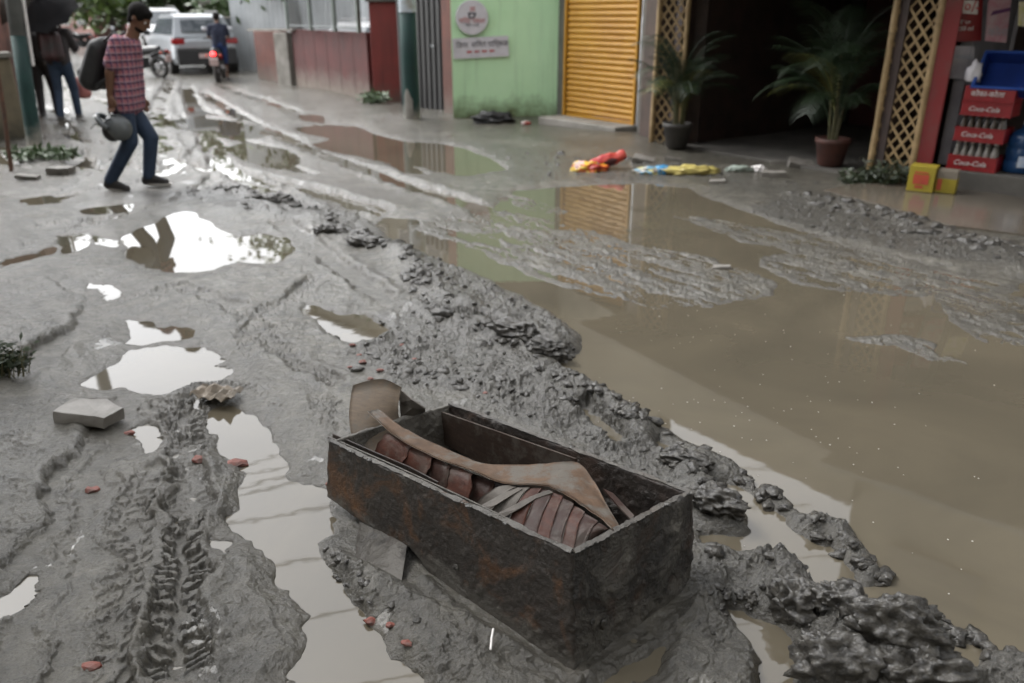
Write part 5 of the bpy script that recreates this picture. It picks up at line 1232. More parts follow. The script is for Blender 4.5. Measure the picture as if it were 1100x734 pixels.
# ------------------------------------------------------------------ the broken box in the mud
def box_material(name, base, mudc, rust, mud_lo, rust_amt, bs_=.7):
    m, nt, bs = newmat(name); co = tex(nt); L = nt.links.new
    col = mix(nt, ramp(nt, nz(nt, co, 14, 7, .7), .35, .7), base, tuple(q * .45 for q in base))
    ru = ramp(nt, nz(nt, co, 5.5, 7, .7, .6), .50, .66); col = mix(nt, math_(nt, 'MULTIPLY', ru, rust_amt), col, rust)
    ru2 = ramp(nt, nz(nt, co, 28, 5, .7), .55, .72); col = mix(nt, math_(nt, 'MULTIPLY', ru2, rust_amt * .35), col, tuple(q * .5 for q in rust))
    mu = ramp(nt, nz(nt, co, 7.5, 8, .68, .3), mud_lo, mud_lo + .16); col = mix(nt, mu, col, mudc)
    sp = ramp(nt, nz(nt, co, 60, 4, .6), .62, .72); col = mix(nt, math_(nt, 'MULTIPLY', sp, .5), col, tuple(q * 1.3 for q in mudc)); se = nd(nt, 'ShaderNodeSeparateXYZ'); L(co, se.inputs[0]); zz = math_(nt, 'ADD', se.outputs['Z'], math_(nt, 'MULTIPLY_ADD', nz(nt, co, 11, 7, .7), -.30, .15)); tide = ramp(nt, zz, .045, .085, (1, 1, 1), (0, 0, 0)); col = mix(nt, math_(nt, 'MULTIPLY', tide, .85), col, mudc); L(col, bs.inputs['Base Color'])
    L(math_(nt, 'MULTIPLY_ADD', nz(nt, co, 10, 4), .4, .25), bs.inputs['Roughness'])
    h = math_(nt, 'ADD', math_(nt, 'MULTIPLY', mu, 1.0), math_(nt, 'MULTIPLY', nz(nt, co, 45, 8, .7), .8)); bump(nt, bs, h, bs_, .016); return m
B_front = box_material('rusted_panel', (.032, .026, .021), (.075, .069, .059), (.15, .06, .015), .58, .75)
B_end = box_material('mud_caked_panel', (.027, .024, .021), (.115, .107, .092), (.14, .07, .035), .44, .35, 1.0)
B_in = box_material('dark_inner_panel', (.028, .021, .017), (.06, .052, .044), (.07, .035, .02), .60, .4)
B_edge = box_material('scuffed_edge', (.085, .078, .067), (.12, .11, .095), (.10, .06, .035), .52, .2)
zA, zB, zC, zD = .345, .262, .232, .312
A = G(615, 596, zA); Bc = G(352, 474, zB); Cc = G(484, 433, zC); D = G(744, 529, zD)
A0 = G(615, 722.5, 0.004); D0 = on_plane(739, 645, A, (A0 - A).cross(D - A).normalized())
box0 = Vector((A0.x, A0.y, 0))
bx = empty('broken_box', box0, label='broken muddy wooden box half sunk in the road, holding bent brown sheets', cat='box')
TH = .014
def weather(mb, seed, dent=.006, crust=.004, vox=.0045, lo=.0):
    """bow and dent a plate, then cake it with lumps of dried mud"""
    mb.melt(vox, 2); o = Vector((seed * 5.3, seed * 2.1, 0)); c = [Vector((0, 0, 0)) for _ in mb.v]
    for f in mb.f:
        n = (mb.v[f[1]] - mb.v[f[0]]).cross(mb.v[f[2]] - mb.v[f[0]])
        for i in f: c[i] += n
    for i, v in enumerate(mb.v):
        n = c[i].normalized() if c[i].length > 0 else Vector((0, 0, 1))
        k = mnoise.fractal(v * 9 + o, 1, 2, 4); m_ = max(0, min(1, (k + .12 - lo) * 2.5)); d = mnoise.noise(v * 4.5 + o)
        mb.v[i] = v + n * (crust * m_ * (1 + .9 * mnoise.noise(v * 42 + o)) + .0012 * mnoise.noise(v * 75)) + Vector((d, mnoise.noise(v * 4.5 - o), .35 * mnoise.noise(v * 7 + o))) * dent
    return mb
def panel_px(name, pts, pl, inward, m_, th=TH, bev=.0025, parent=None, rough=0.0, seed=0):
    """a plate whose outline is sighted on the plane through the three points of pl"""
    n = (pl[1] - pl[0]).cross(pl[2] - pl[0]).normalized(); P = [on_plane(x, y, pl[0], n) for x, y in pts]
    if n.dot(inward) < 0: n = -n
    if rough:                        # ragged outline
        out = []; rr = random.Random(seed); c = sum(P, Vector()) / len(P)
        for i in range(len(P)):
            p, q = P[i], P[(i + 1) % len(P)]; k = max(2, int((q - p).length / .018))
            for j in range(k):
                t = j / k; w = p.lerp(q, t)
                if j: w += (w - c).normalized() * rr.uniform(-rough, rough * .3)
                out.append(w)
        P = out
    return weather(MB().prism(P, n * th), seed, .006 if seed < 2 else .008, .003 if seed < 2 else .006, .0045, .12 if seed < 2 else -.05).build(name, m_, parent or bx, smooth=True)
inw_f = (D - A); inw_e = (Bc - A)
fn = panel_px('front_panel', [(615, 596), (560, 569.3), (500, 541), (440, 513.5), (400, 496), (352, 474), (351, 502), (352, 534), (391, 562), (440, 589), (468, 626), (494, 655), (523, 678), (560, 700), (615, 722.5)], (A, Bc, A0), inw_f, B_front, rough=.004, seed=1)
# second, split layer of the front
off = (D - A).normalized() * .032
P = [on_plane(x, y, A + off, (Bc - A).cross(A0 - A).normalized()) for x, y in ((352, 470), (420, 500), (500, 537), (560, 566), (556, 580), (500, 556), (420, 520), (356, 488))]
MB().prism([q + Vector((0, 0, .004)) for q in P], off.normalized() * .006).build('split_layer', B_edge, bx, bevel=.001)
P = [on_plane(x, y, A + off * 1.8, (Bc - A).cross(A0 - A).normalized()) for x, y in ((357, 466), (412, 490), (440, 502), (470, 518), (465, 526), (435, 512), (400, 500), (358, 480))]
MB().prism([q + Vector((0, 0, .0)) for q in P], off.normalized() * .005).build('split_layer', B_in, bx, bevel=.001)
en = panel_px('end_panel', [(616.5, 597.5), (744, 529), (744.5, 560), (743, 600), (739, 645), (700, 672), (660, 698), (616.5, 721)], (A, D, A0), inw_e, B_end, rough=.003, seed=2)
# rear long panel and the far end
nC = Vector((0, 0, -1))
dn_ = (A0 - A)
bl = MB().prism([D + (A - D).normalized() * .002, Cc, Cc + dn_ * .62, D + dn_ * .97], (A - D).normalized() * TH); weather(bl, 7, .008, .004).build('back_panel', B_in, bx, smooth=True)
fe = MB().prism([Cc + (Bc - Cc).normalized() * .016, Bc + (Cc - Bc).normalized() * .02, Bc + (Cc - Bc).normalized() * .02 + dn_ * .58, Cc + (Bc - Cc).normalized() * .016 + dn_ * .58], (A - Bc).normalized() * TH); weather(fe, 9, .006, .004).build('far_end_panel', box_material('pale_muddy_panel', (.12, .11, .095), (.16, .15, .13), (.08, .05, .03), .45, .3), bx, smooth=True)
fl = [A + dn_ * .82, Bc + dn_ * .66, Cc + dn_ * .66, D + dn_ * .82]; c_ = sum(fl, Vector()) / 4
MB().prism([p + (c_ - p).normalized() * .03 for p in fl], (0, 0, .012)).build('bottom_panel', B_in, bx)
# battens along the rims, worn pale
def edge_strip(p, q, w, parent, name='rim_strip', m_=B_edge):
    p, q = Vector(p), Vector(q); mb = MB(); rr = random.Random(int(p.x * 1000)); n_ = 70; d = (q - p).normalized(); s = d.cross(Vector((0, 0, 1))).normalized(); g = []
    for i in range(n_ + 1):
        c = p.lerp(q, i / n_); k_ = mnoise.noise(c * 22); u_ = Vector((0, 0, .003 * mnoise.noise(c * 9))); g.append([c + s * w * (.5 + .35 * k_) * (1 + rr.uniform(-.3, .3)) + u_ + Vector((0, 0, .002)), c + u_ + Vector((0, 0, .006 + .006 * k_ + rr.uniform(-.002, .003))), c - s * w * (.5 + .35 * mnoise.noise(c * 25)) * (1 + rr.uniform(-.3, .3)) + u_ + Vector((0, 0, .002))])
    mb.sheet(g, .004).build(name, m_, parent, smooth=True)
h_ = (D - A).normalized() * TH * .5; e_ = (Bc - A).normalized() * TH * .5
edge_strip(A + h_ + e_, Bc + h_, .015, bx); edge_strip(A + e_ + h_ , D + e_ - h_, .016, bx); edge_strip(D - h_, Cc - h_, .014, bx)
# clots of mud sticking to it
b = MB(); rr = random.Random(31)
def clot(p, n, s):
    n = n.normalized(); a = n.orthogonal().normalized(); c = n.cross(a); o = Vector((rr.random() * 50, rr.random() * 50, 0)); M3 = Matrix((a, c, n)).transposed(); vs = []; 
    k0 = len(b.v); b.sphere(p, 1, 10, 7)
    for i in range(k0, len(b.v)):
        d_ = b.v[i] - p; k = 1 + .6 * mnoise.noise(d_ * 1.4 + o) + .4 * mnoise.noise(d_ * 3 + o); b.v[i] = p + M3 @ Vector((d_.x * s * k, d_.y * s * k * rr.uniform(.95, 1.05), d_.z * s * .26 * k))
ne = (D - A).cross(A0 - A).normalized(); ne = ne if ne.y < 0 else -ne
nf = (Bc - A).cross(A0 - A).normalized(); nf = nf if nf.y < 0 else -nf
for k in range(16):
    u_, v_ = rr.random(), rr.random() ** .7; clot(A.lerp(D, u_) + (A0 - A) * v_ * .96, ne, .003 + rr.expovariate(1 / .003))
for k in range(9):
    u_, v_ = rr.random() * .75, rr.random() ** .6; clot(A.lerp(Bc, u_) + (A0 - A) * v_ * .9 * (1 - .35 * u_), nf, .003 + rr.expovariate(1 / .003))
for p_, q_ in ((A, D), (A, Bc), (D, Cc)):
    for k in range(22): clot(p_.lerp(q_, rr.random()) + Vector((0, 0, .004)), Vector((0, 0, 1)), .002 + rr.expovariate(1 / .003))
tag(b.build('mud_crust', CLOD, bx, smooth=True), kind='stuff')
# metal flap hanging out under the broken side
fp = G(410, 600, .12); 
def arc(top, bot, bulge, n=8): return [top.lerp(bot, t) + bulge * math.sin(math.pi * t) for t in np.linspace(0, 1, n)]
_fn = (Bc - A).cross(A0 - A).normalized(); _in = (D - A).normalized() * .05
def fpt(x, y): return on_plane(x, y, A + _in, _fn)
g = [arc(fpt(390, 545), G(381, 640, .012), Vector((-.015, .04, .0))), arc(fpt(415, 555), G(405, 642, .012), Vector((-.01, .035, 0))), arc(fpt(440, 565), G(429, 640, .012), Vector((.0, .03, 0)))]
MB().sheet(g, .003).build('loose_flap', box_material('dull_muddy_sheet', (.030, .027, .024), (.105, .097, .084), (.08, .04, .02), .56, .3), bx, smooth=True)
# ---- what lies in it
crop = lambda x, y: (320 + x / 2.135, 390 + y / 2.135)
def lift(pts, zs): return [G(*crop(*p), z) for p, z in zip(pts, zs)]
def resample(P, n):
    P = [Vector(p) for p in P]; out = []
    def cr(p0, p1, p2, p3, t): return .5 * ((2 * p1) + (p2 - p0) * t + (2 * p0 - 5 * p1 + 4 * p2 - p3) * t * t + (3 * p1 - p0 - 3 * p2 + p3) * t ** 3)
    m = len(P) - 1
    for i in range(n):
        s = i / (n - 1) * m; k = min(int(s), m - 1); out.append(cr(P[max(k - 1, 0)], P[k], P[k + 1], P[min(k + 2, m)], s - k))
    return out
def veneer(name, c1, c2, gloss=.45, grit=.5):
    m, nt, bs = newmat(name); bs.inputs['Specular IOR Level'].default_value = .14; co = tex(nt); L = nt.links.new; mp = nd(nt, 'ShaderNodeMapping'); mp.inputs['Scale'].default_value = (1, 1, 6); mp.inputs['Rotation'].default_value = (0, .3, .7); L(co, mp.inputs['Vector'])
    col = mix(nt, ramp(nt, nz(nt, mp.outputs[0], 16, 6, .65), .3, .7), c1, c2); mu = ramp(nt, nz(nt, co, 9, 8, .7), .50, .60); col = mix(nt, math_(nt, 'MULTIPLY', mu, grit), col, (.105, .095, .082))
    sp = ramp(nt, nz(nt, co, 75, 4, .6), .64, .70); col = mix(nt, math_(nt, 'MULTIPLY', sp, .55), col, (.06, .05, .045)); L(col, bs.inputs['Base Color'])
    L(math_(nt, 'MULTIPLY_ADD', nz(nt, co, 12, 4), .35, gloss - .17), bs.inputs['Roughness']); bump(nt, bs, nz(nt, co, 40, 7, .7), .4, .004); return m
V_tan = veneer('tan_sheet', (.118, .076, .050), (.060, .040, .028), .6, .95); V_slat = veneer('red_brown_slat', (.062, .022, .014), (.028, .013, .010), .5, .35); V_dk = veneer('dark_brown_slat', (.036, .017, .013), (.020, .012, .010), .45, .35); V_gr = veneer('grey_slat', (.085, .074, .064), (.05, .044, .038), .45, .5)
up_ = resample(lift([(182, 97), (225, 128), (270, 155), (340, 188), (430, 221), (520, 224), (600, 218), (645, 220), (680, 258), (712, 312), (748, 372)], [.315, .325, .325, .32, .315, .325, .33, .325, .325, .33, .335]), 44)
lo_ = resample(lift([(160, 114), (200, 152), (245, 185), (310, 218), (400, 252), (480, 280), (560, 284), (600, 296), (640, 322), (690, 358), (722, 386)], [.31, .315, .315, .312, .308, .315, .325, .33, .335, .338, .34]), 44)
g = []
for i, (p, q) in enumerate(zip(up_, lo_)):
    g.append([p.lerp(q, t) + Vector((0, 0, -.016 * (1 - t) + (.006 if t > .88 else 0) - .05 * max(0, i / 43 - .66) * (1 - t) + .006 * mnoise.noise(Vector((i * .28, t * 2.5, 0))) + .0035 * mnoise.noise(Vector((i * .9, t * 7, 5))))) for t in np.linspace(0, 1, 8)])
bsheet = tag(MB().sheet(g, .0035).build('bent_sheet', V_tan, loc=Vector((up_[20].x, up_[20].y, .3)), smooth=False), 'long bent tan sheet curling over the slats in the broken box', 'sheet')
sm = bsheet.data.polygons; sm.foreach_set('use_smooth', [True] * len(sm))
slr = empty('slatted_mat', Vector((up_[25].x, up_[25].y, .2)), label='curved mat of overlapping red brown slats lying in the broken box', cat='mat')
def slat(t0, t1, b0, b1, zt, zb, m_, bul=.02, dz=0.0):
    bul = bul * .55; jt = rnd.uniform(0, 99)
    T0, T1, B0, B1 = G(*crop(*t0), zt + dz), G(*crop(*t1), zt + dz), G(*crop(*b0), zb + dz), G(*crop(*b1), zb + dz); g = []
    for i in range(7):
        s = i / 6; row = []
        for j in range(9):
            t = j / 8; row.append(T0.lerp(T1, s).lerp(B0.lerp(B1, s), t) + Vector((0, 0, bul * math.sin(math.pi * t) + .0015 * math.sin(math.pi * s) + .005 * s + .004 * mnoise.noise(Vector((s * 1.5 + jt, t * 2, 0))))) + (T1 - T0) * .12 * mnoise.noise(Vector((jt, t * 3, s * 2))))
        g.append(row)
    MB().sheet(g, .0035).build('slat', m_, slr, smooth=True)
slat((205, 160), (262, 196), (172, 210), (236, 246), .30, .235, V_slat)
slat((256, 190), (312, 222), (232, 238), (290, 276), .298, .235, V_slat, dz=.003)
slat((306, 216), (352, 242), (284, 268), (338, 300), .295, .235, V_dk)
slat((346, 232), (402, 258), (333, 290), (392, 330), .293, .24, V_slat, dz=.003)
slat((396, 252), (450, 276), (388, 322), (432, 346), .29, .23, V_dk, dz=-.006)
slat((440, 268), (500, 288), (428, 338), (470, 365), .27, .22, V_dk, dz=-.01)
fan_t = [(470, 282), (500, 288), (532, 290), (560, 292), (585, 298), (608, 310), (632, 328), (658, 346), (688, 368), (716, 388)]
fan_b = [(405, 330), (440, 350), (478, 372), (512, 388), (545, 402), (575, 415), (602, 424), (630, 432), (655, 425), (690, 405)]
for i in range(9):
    slat(fan_t[i], fan_t[i + 1], fan_b[i], fan_b[i + 1], .315 + .002 * i, .255 + .006 * i, [V_gr, V_gr, V_slat, V_dk, V_slat, V_dk, V_slat, V_dk, V_dk][i], .028, .003 * (i % 2))
g = [[G(*crop(*p), z) for p, z in zip(r_, zz)] for r_, zz in (([(400, 338), (430, 322), (470, 300), (505, 286)], (.285, .30, .315, .322)), ([(424, 342), (455, 326), (490, 304), (515, 290)], (.287, .305, .32, .326)))]
MB().sheet(g, .003).build('loose_slat', V_gr, slr)
g = [[G(*crop(*p), z) for p, z in zip(r_, zz)] for r_, zz in (([(445, 352), (490, 330), (530, 308), (575, 292)], (.285, .305, .32, .33)), ([(470, 356), (510, 334), (545, 312), (585, 298)], (.287, .31, .325, .334)))]
MB().sheet(g, .003).build('loose_slat', V_gr, slr)
# upright curled sheet at the far end, and a thin board along the back
T = resample([G(*crop(*p), z) for p, z in (((126, 52), .335), ((160, 42), .35), ((200, 38), .36), ((238, 56), .355))], 10); Bt = resample([G(*crop(*p), z) for p, z in (((130, 190), .20), ((165, 205), .19), ((200, 190), .19), ((240, 150), .20))], 10)
g = [[p.lerp(q, t) + Vector((-.012, -.02, 0)) * math.sin(math.pi * t) for t in np.linspace(0, 1, 8)] for p, q in zip(T, Bt)]
tag(MB().sheet(g, .004).build('curled_sheet', veneer('grey_tan_sheet', (.145, .112, .082), (.095, .075, .057), .6, .7), loc=T[3], smooth=True), 'pale curled sheet standing upright at the far end of the broken box', 'sheet')
T = [G(*crop(*p), z) for p, z in (((232, 58), .33), ((262, 84), .32), ((292, 104), .30))]; Bt = [G(*crop(*p), z) for p, z in (((236, 125), .235), ((262, 122), .24), ((292, 112), .245))]
tag(MB().sheet([[p, p.lerp(q, .5), q] for p, q in zip(T, Bt)], .004).build('small_offcut', V_gr, loc=T[1]), 'small greyish offcut leaning beside the curled upright sheet', 'offcut')
bo = (A - D).normalized() * .055; P = [Cc + bo + (D - Cc) * .02 + Vector((0, 0, -.015)), Cc.lerp(D, .62) + bo * .7 + Vector((0, 0, -.008)), Cc.lerp(D, .62) + bo * .7 + Vector((0, 0, -.20)), Cc + bo + Vector((0, 0, -.15))]
tag(MB().prism(P, bo.normalized() * .007).build('thin_board', veneer('board', (.050, .034, .026), (.030, .022, .018), .5, .5), loc=P[0], bevel=.001), 'thin brown board standing along inner back side of the broken box', 'board')
tag(MB().sheet([[G(*crop(*p), z) for p, z in zip(r_, zz)] for r_, zz in (([(700, 290), (735, 330), (765, 362)], (.28, .29, .30)), ([(722, 300), (752, 332), (772, 352)], (.28, .29, .30)))], .006).build('splinter', V_dk, loc=G(*crop(735, 330), .28)), 'dark splinter stuck between bent tan sheet and end panel', 'splinter')

# ------------------------------------------------------------------ litter and loose things on the road
def at(px, py, dz=0.0):
    q = G(px, py); q.z = gz(q.x, q.y); q = G(px, py, q.z); q.z = gz(q.x, q.y) + dz; return q
def multi(name, cols, scale, rough=.4):
    m, nt, bs = newmat(name); co = tex(nt); v = nd(nt, 'ShaderNodeTexNoise', Scale=scale, Detail=3.0); nt.links.new(co, v.inputs['Vector'])
    r = nt.nodes.new('ShaderNodeValToRGB'); r.color_ramp.interpolation = 'CONSTANT'; el = r.color_ramp.elements
    while len(el) < len(cols): el.new(.5)
    for i, c in enumerate(cols): el[i].position = 0 if i == 0 else .36 + .30 * i / len(cols); el[i].color = c4(c)
    nt.links.new(v.outputs['Fac'], r.inputs['Fac']); nt.links.new(r.outputs[0], bs.inputs['Base Color']); bs.inputs['Roughness'].default_value = rough; return m
def bagat(px, py, size, seed, m_, label, name='plastic_bag', cat='bag', nzz=.5, fr=2.4):
    p = at(px, py, size[2] * .35); tag(crumple(p, size, seed, nzz, 4, 1, fr).build(name, m_, loc=p, smooth=True), label, cat)
bagat(632, 183, (.16, .12, .06), 21, multi('orange_yellow_foil', [(.5, .33, .30), (.60, .40, .03), (.55, .13, .02), (.35, .03, .02)], 6), 'crumpled orange and yellow plastic wrapper beside the red bag', 'plastic_wrapper', 'wrapper')
p = at(655, 180, .07)
b = MB(); b.tube([p + Vector((-.22, -.02, -.03)), p + Vector((-.05, 0, .0)), p + Vector((.08, .02, .035)), p + Vector((.17, .03, .08))], [.05, .075, .06, .05], 12); b.melt(.012, 2)
for v in b.v: v += Vector((0, 0, 1)) * .02 * mnoise.noise(v * 14)
tag(b.build('plastic_bag', multi('red_plastic_bag', [(.40, .02, .02), (.48, .05, .03), (.08, .02, .02)], 5), loc=p, smooth=True), 'bright red twisted plastic bag lying on the mud before the porch', 'bag')
bagat(700, 186, (.15, .09, .04), 31, multi('pale_blue_foil', [(.40, .38, .33), (.12, .30, .45), (.50, .46, .18), (.16, .14, .12)], 8), 'crumpled pale wrapper left of the bright blue scrap', 'plastic_wrapper', 'wrapper')
bagat(712, 186, (.07, .06, .05), 33, mat('bright_blue_film', (.03, .26, .50), (.02, .18, .40), 8, .35), 'bright blue plastic scrap between pale wrapper and yellow sack', 'plastic_scrap', 'scrap')
bagat(740, 186, (.24, .10, .05), 37, mat('yellow_film', (.50, .42, .12), (.36, .29, .09), 9, .5), 'muddy yellow plastic sack flattened on the mud before the porch', 'plastic_sack', 'sack', .55, 3)
bagat(795, 184, (.14, .07, .035), 41, mat('pale_green_film', (.25, .30, .26), (.16, .18, .15), 9, .4), 'pale greenish wrapper on the wet ground before the porch', 'plastic_wrapper', 'wrapper')
bagat(815, 184, (.06, .05, .04), 43, M_['paleink'], 'small whitish plastic scrap beside the pale greenish wrapper', 'plastic_scrap', 'scrap')
bagat(530, 128, (.26, .16, .10), 51, M_['pack'], 'black plastic rubbish bag slumped at foot of the green wall', 'rubbish_bag', 'bag')
bagat(590, 124, (.14, .10, .06), 53, mat('grey_green_film', (.22, .30, .24), (.14, .17, .14), 9, .4), 'grey green plastic litter in the corner by the shutter', 'plastic_scrap', 'scrap')
bagat(565, 131, (.06, .05, .03), 55, multi('red_white_film', [(.5, .48, .45), (.4, .05, .04)], 12), 'small red and white wrapper between black bag and shutter', 'plastic_wrapper', 'wrapper')
# stones and slabs
M_['stone'] = mat('grey_stone', (.20, .188, .17), (.13, .12, .105), 9, .5, .5, 40); M_['brickred'] = mat('broken_brick', (.17, .034, .018), (.075, .035, .027), 22, .6, .6, 60)
p = at(95, 447)
import bmesh
def slab(p, poly, hh, tilt, label, m_, name='stone_slab', cat='stone', seed=0):
    rr = random.Random(seed); r_ = Matrix.Rotation(tilt[0], 3, 'X') @ Matrix.Rotation(tilt[1], 3, 'Y'); bm = bmesh.new(); 
    vs = [bm.verts.new(r_ @ Vector((x, y, 0))) for x, y in poly]; f = bm.faces.new(vs); e = bmesh.ops.extrude_face_region(bm, geom=[f]); bmesh.ops.translate(bm, verts=[v for v in e['geom'] if isinstance(v, bmesh.types.BMVert)], vec=r_ @ Vector((0, 0, hh)))
    bmesh.ops.recalc_face_normals(bm, faces=bm.faces); bmesh.ops.subdivide_edges(bm, edges=bm.edges, cuts=4, use_grid_fill=True)
    for v in bm.verts: v.co += Vector((mnoise.noise(v.co * 18 + Vector((seed, 0, 0))), mnoise.noise(v.co * 18 + Vector((0, seed, 5))), mnoise.noise(v.co * 25 + Vector((9, 0, seed))))) * hh * .14
    b = MB(); bm.verts.index_update(); b.add([p + v.co for v in bm.verts], [[v.index for v in f.verts] for f in bm.faces]); bm.free()
    return tag(b.build(name, m_, loc=p, smooth=False, bevel=.003), label, cat)
slab(p + Vector((0, 0, -.02)), [(-.115, -.06), (.10, -.075), (.13, .03), (.03, .10), (-.10, .09)], .050, (-.05, .10), 'pale grey stone slab lying tilted beside the tyre tracks', M_['stone'], seed=3)
p = at(66, 186); slab(p, [(-.12, -.08), (.12, -.09), (.13, .06), (-.08, .1)], .07, (0, 0), 'flat paving stone at the foot of the roadside weeds', M_['stone'], seed=5)
p = at(30, 192); slab(p, [(-.10, -.06), (.12, -.06), (.10, .06), (-.11, .05)], .04, (0, .1), 'broken stone piece near the rusty stake', M_['stone'], seed=6)
for k, (px, py, s) in enumerate([(690, 172, .14), (722, 172, .1), (830, 190, .14), (858, 178, .16), (835, 176, .10), (770, 196, .09), (775, 288, .07)]):
    p = at(px, py); slab(p + Vector((0, 0, -.02)), [(-s, -s * .6), (s * .8, -s * .7), (s, s * .4), (-s * .6, s * .7)], s * .5, (rnd.uniform(-.2, .2), rnd.uniform(-.2, .2)), ['flat grey stone behind the pale wrapper', 'small grey stone behind the bright blue scrap', 'grey stone at water edge before the right palm', 'flat stone on the porch edge left of right palm', 'small flat stone in the middle of the porch edge', 'small stone at edge of the flooded street below yellow sack', 'small pale stone lying in the flooded street'][k], M_['stone'], seed=20 + k)
# crumpled grey cardboard by the puddle
p = at(232, 420, .012); g = []
for i in range(13):
    g.append([p + Vector((-.09 + .18 * i / 12 + .03 * j / 9, -.07 + .13 * j / 9 - .05 * i / 12, .010 * math.sin(i * 1.7 + j * .25) + .028 * mnoise.noise(Vector((i * .3, j * .4, 3))) + .012)) for j in range(10)])
tag(MB().sheet(g, .004).build('crumpled_cardboard', mat('wet_card', (.20, .165, .125), (.13, .11, .085), 14, .6, .4, 50), loc=p), 'crumpled wet cardboard at the edge of the bright puddle', 'cardboard')
# brick fragments
brk = [(255, 499, .034, 'orange red brick lump beside the long puddle'), (215, 494, .026, 'small brick fragment left of the orange red lump'), (98, 527, .022, 'brick fragment pressed into the left tyre track'), (96, 717, .024, 'brick fragment near the bottom of the left track'), (139, 466, .016, 'tiny brick chip by the small white puddle'),
       (398, 666, .016, None), (419, 669, .012, None), (437, 687, .014, None), (353, 520, .010, None), (379, 374, .014, 0), (390, 392, .016, 0), (408, 398, .014, 0), (386, 384, .012, 0), (522, 418, .012, 0), (398, 406, .012, 0), (432, 372, .012, 0), (445, 388, .012, 0), (376, 395, .010, 0)]
for k, (px, py, s, lb) in enumerate(brk):
    s *= .8; p = at(px, py, s * .1); o = crumple(p, (s * 1.4, s, s * .6), 60 + k, .45, 2, 1, 1.6).build('brick_fragment', M_['brickred'], loc=p)
    if lb: tag(o, lb, 'brick', 'brick fragments')
    elif lb is None: tag(o, 'small red brick chip on the mud in front of the broken box', 'brick', 'brick chips in front of the box')
    else: tag(o, 'small red brick chip in the churned mud behind the broken box', 'brick', 'brick chips behind the box')
# a pale leaf-like scrap and sticks
for k, (px, py, L, a, lb) in enumerate([(215, 668, .07, .5, None), (250, 640, .10, .1, None), (505, 338, .12, .2, None)]): pass
p = at(527, 700, .01); tag(MB().tube([p, p + Vector((.002, .03, .012)), p + Vector((.006, .06, .016))], .003, 6).build('straw', M_['paleink'], loc=p), 'short white straw on the wet mud before the broken box', 'straw')
p = at(120, 370 + 60, .01)
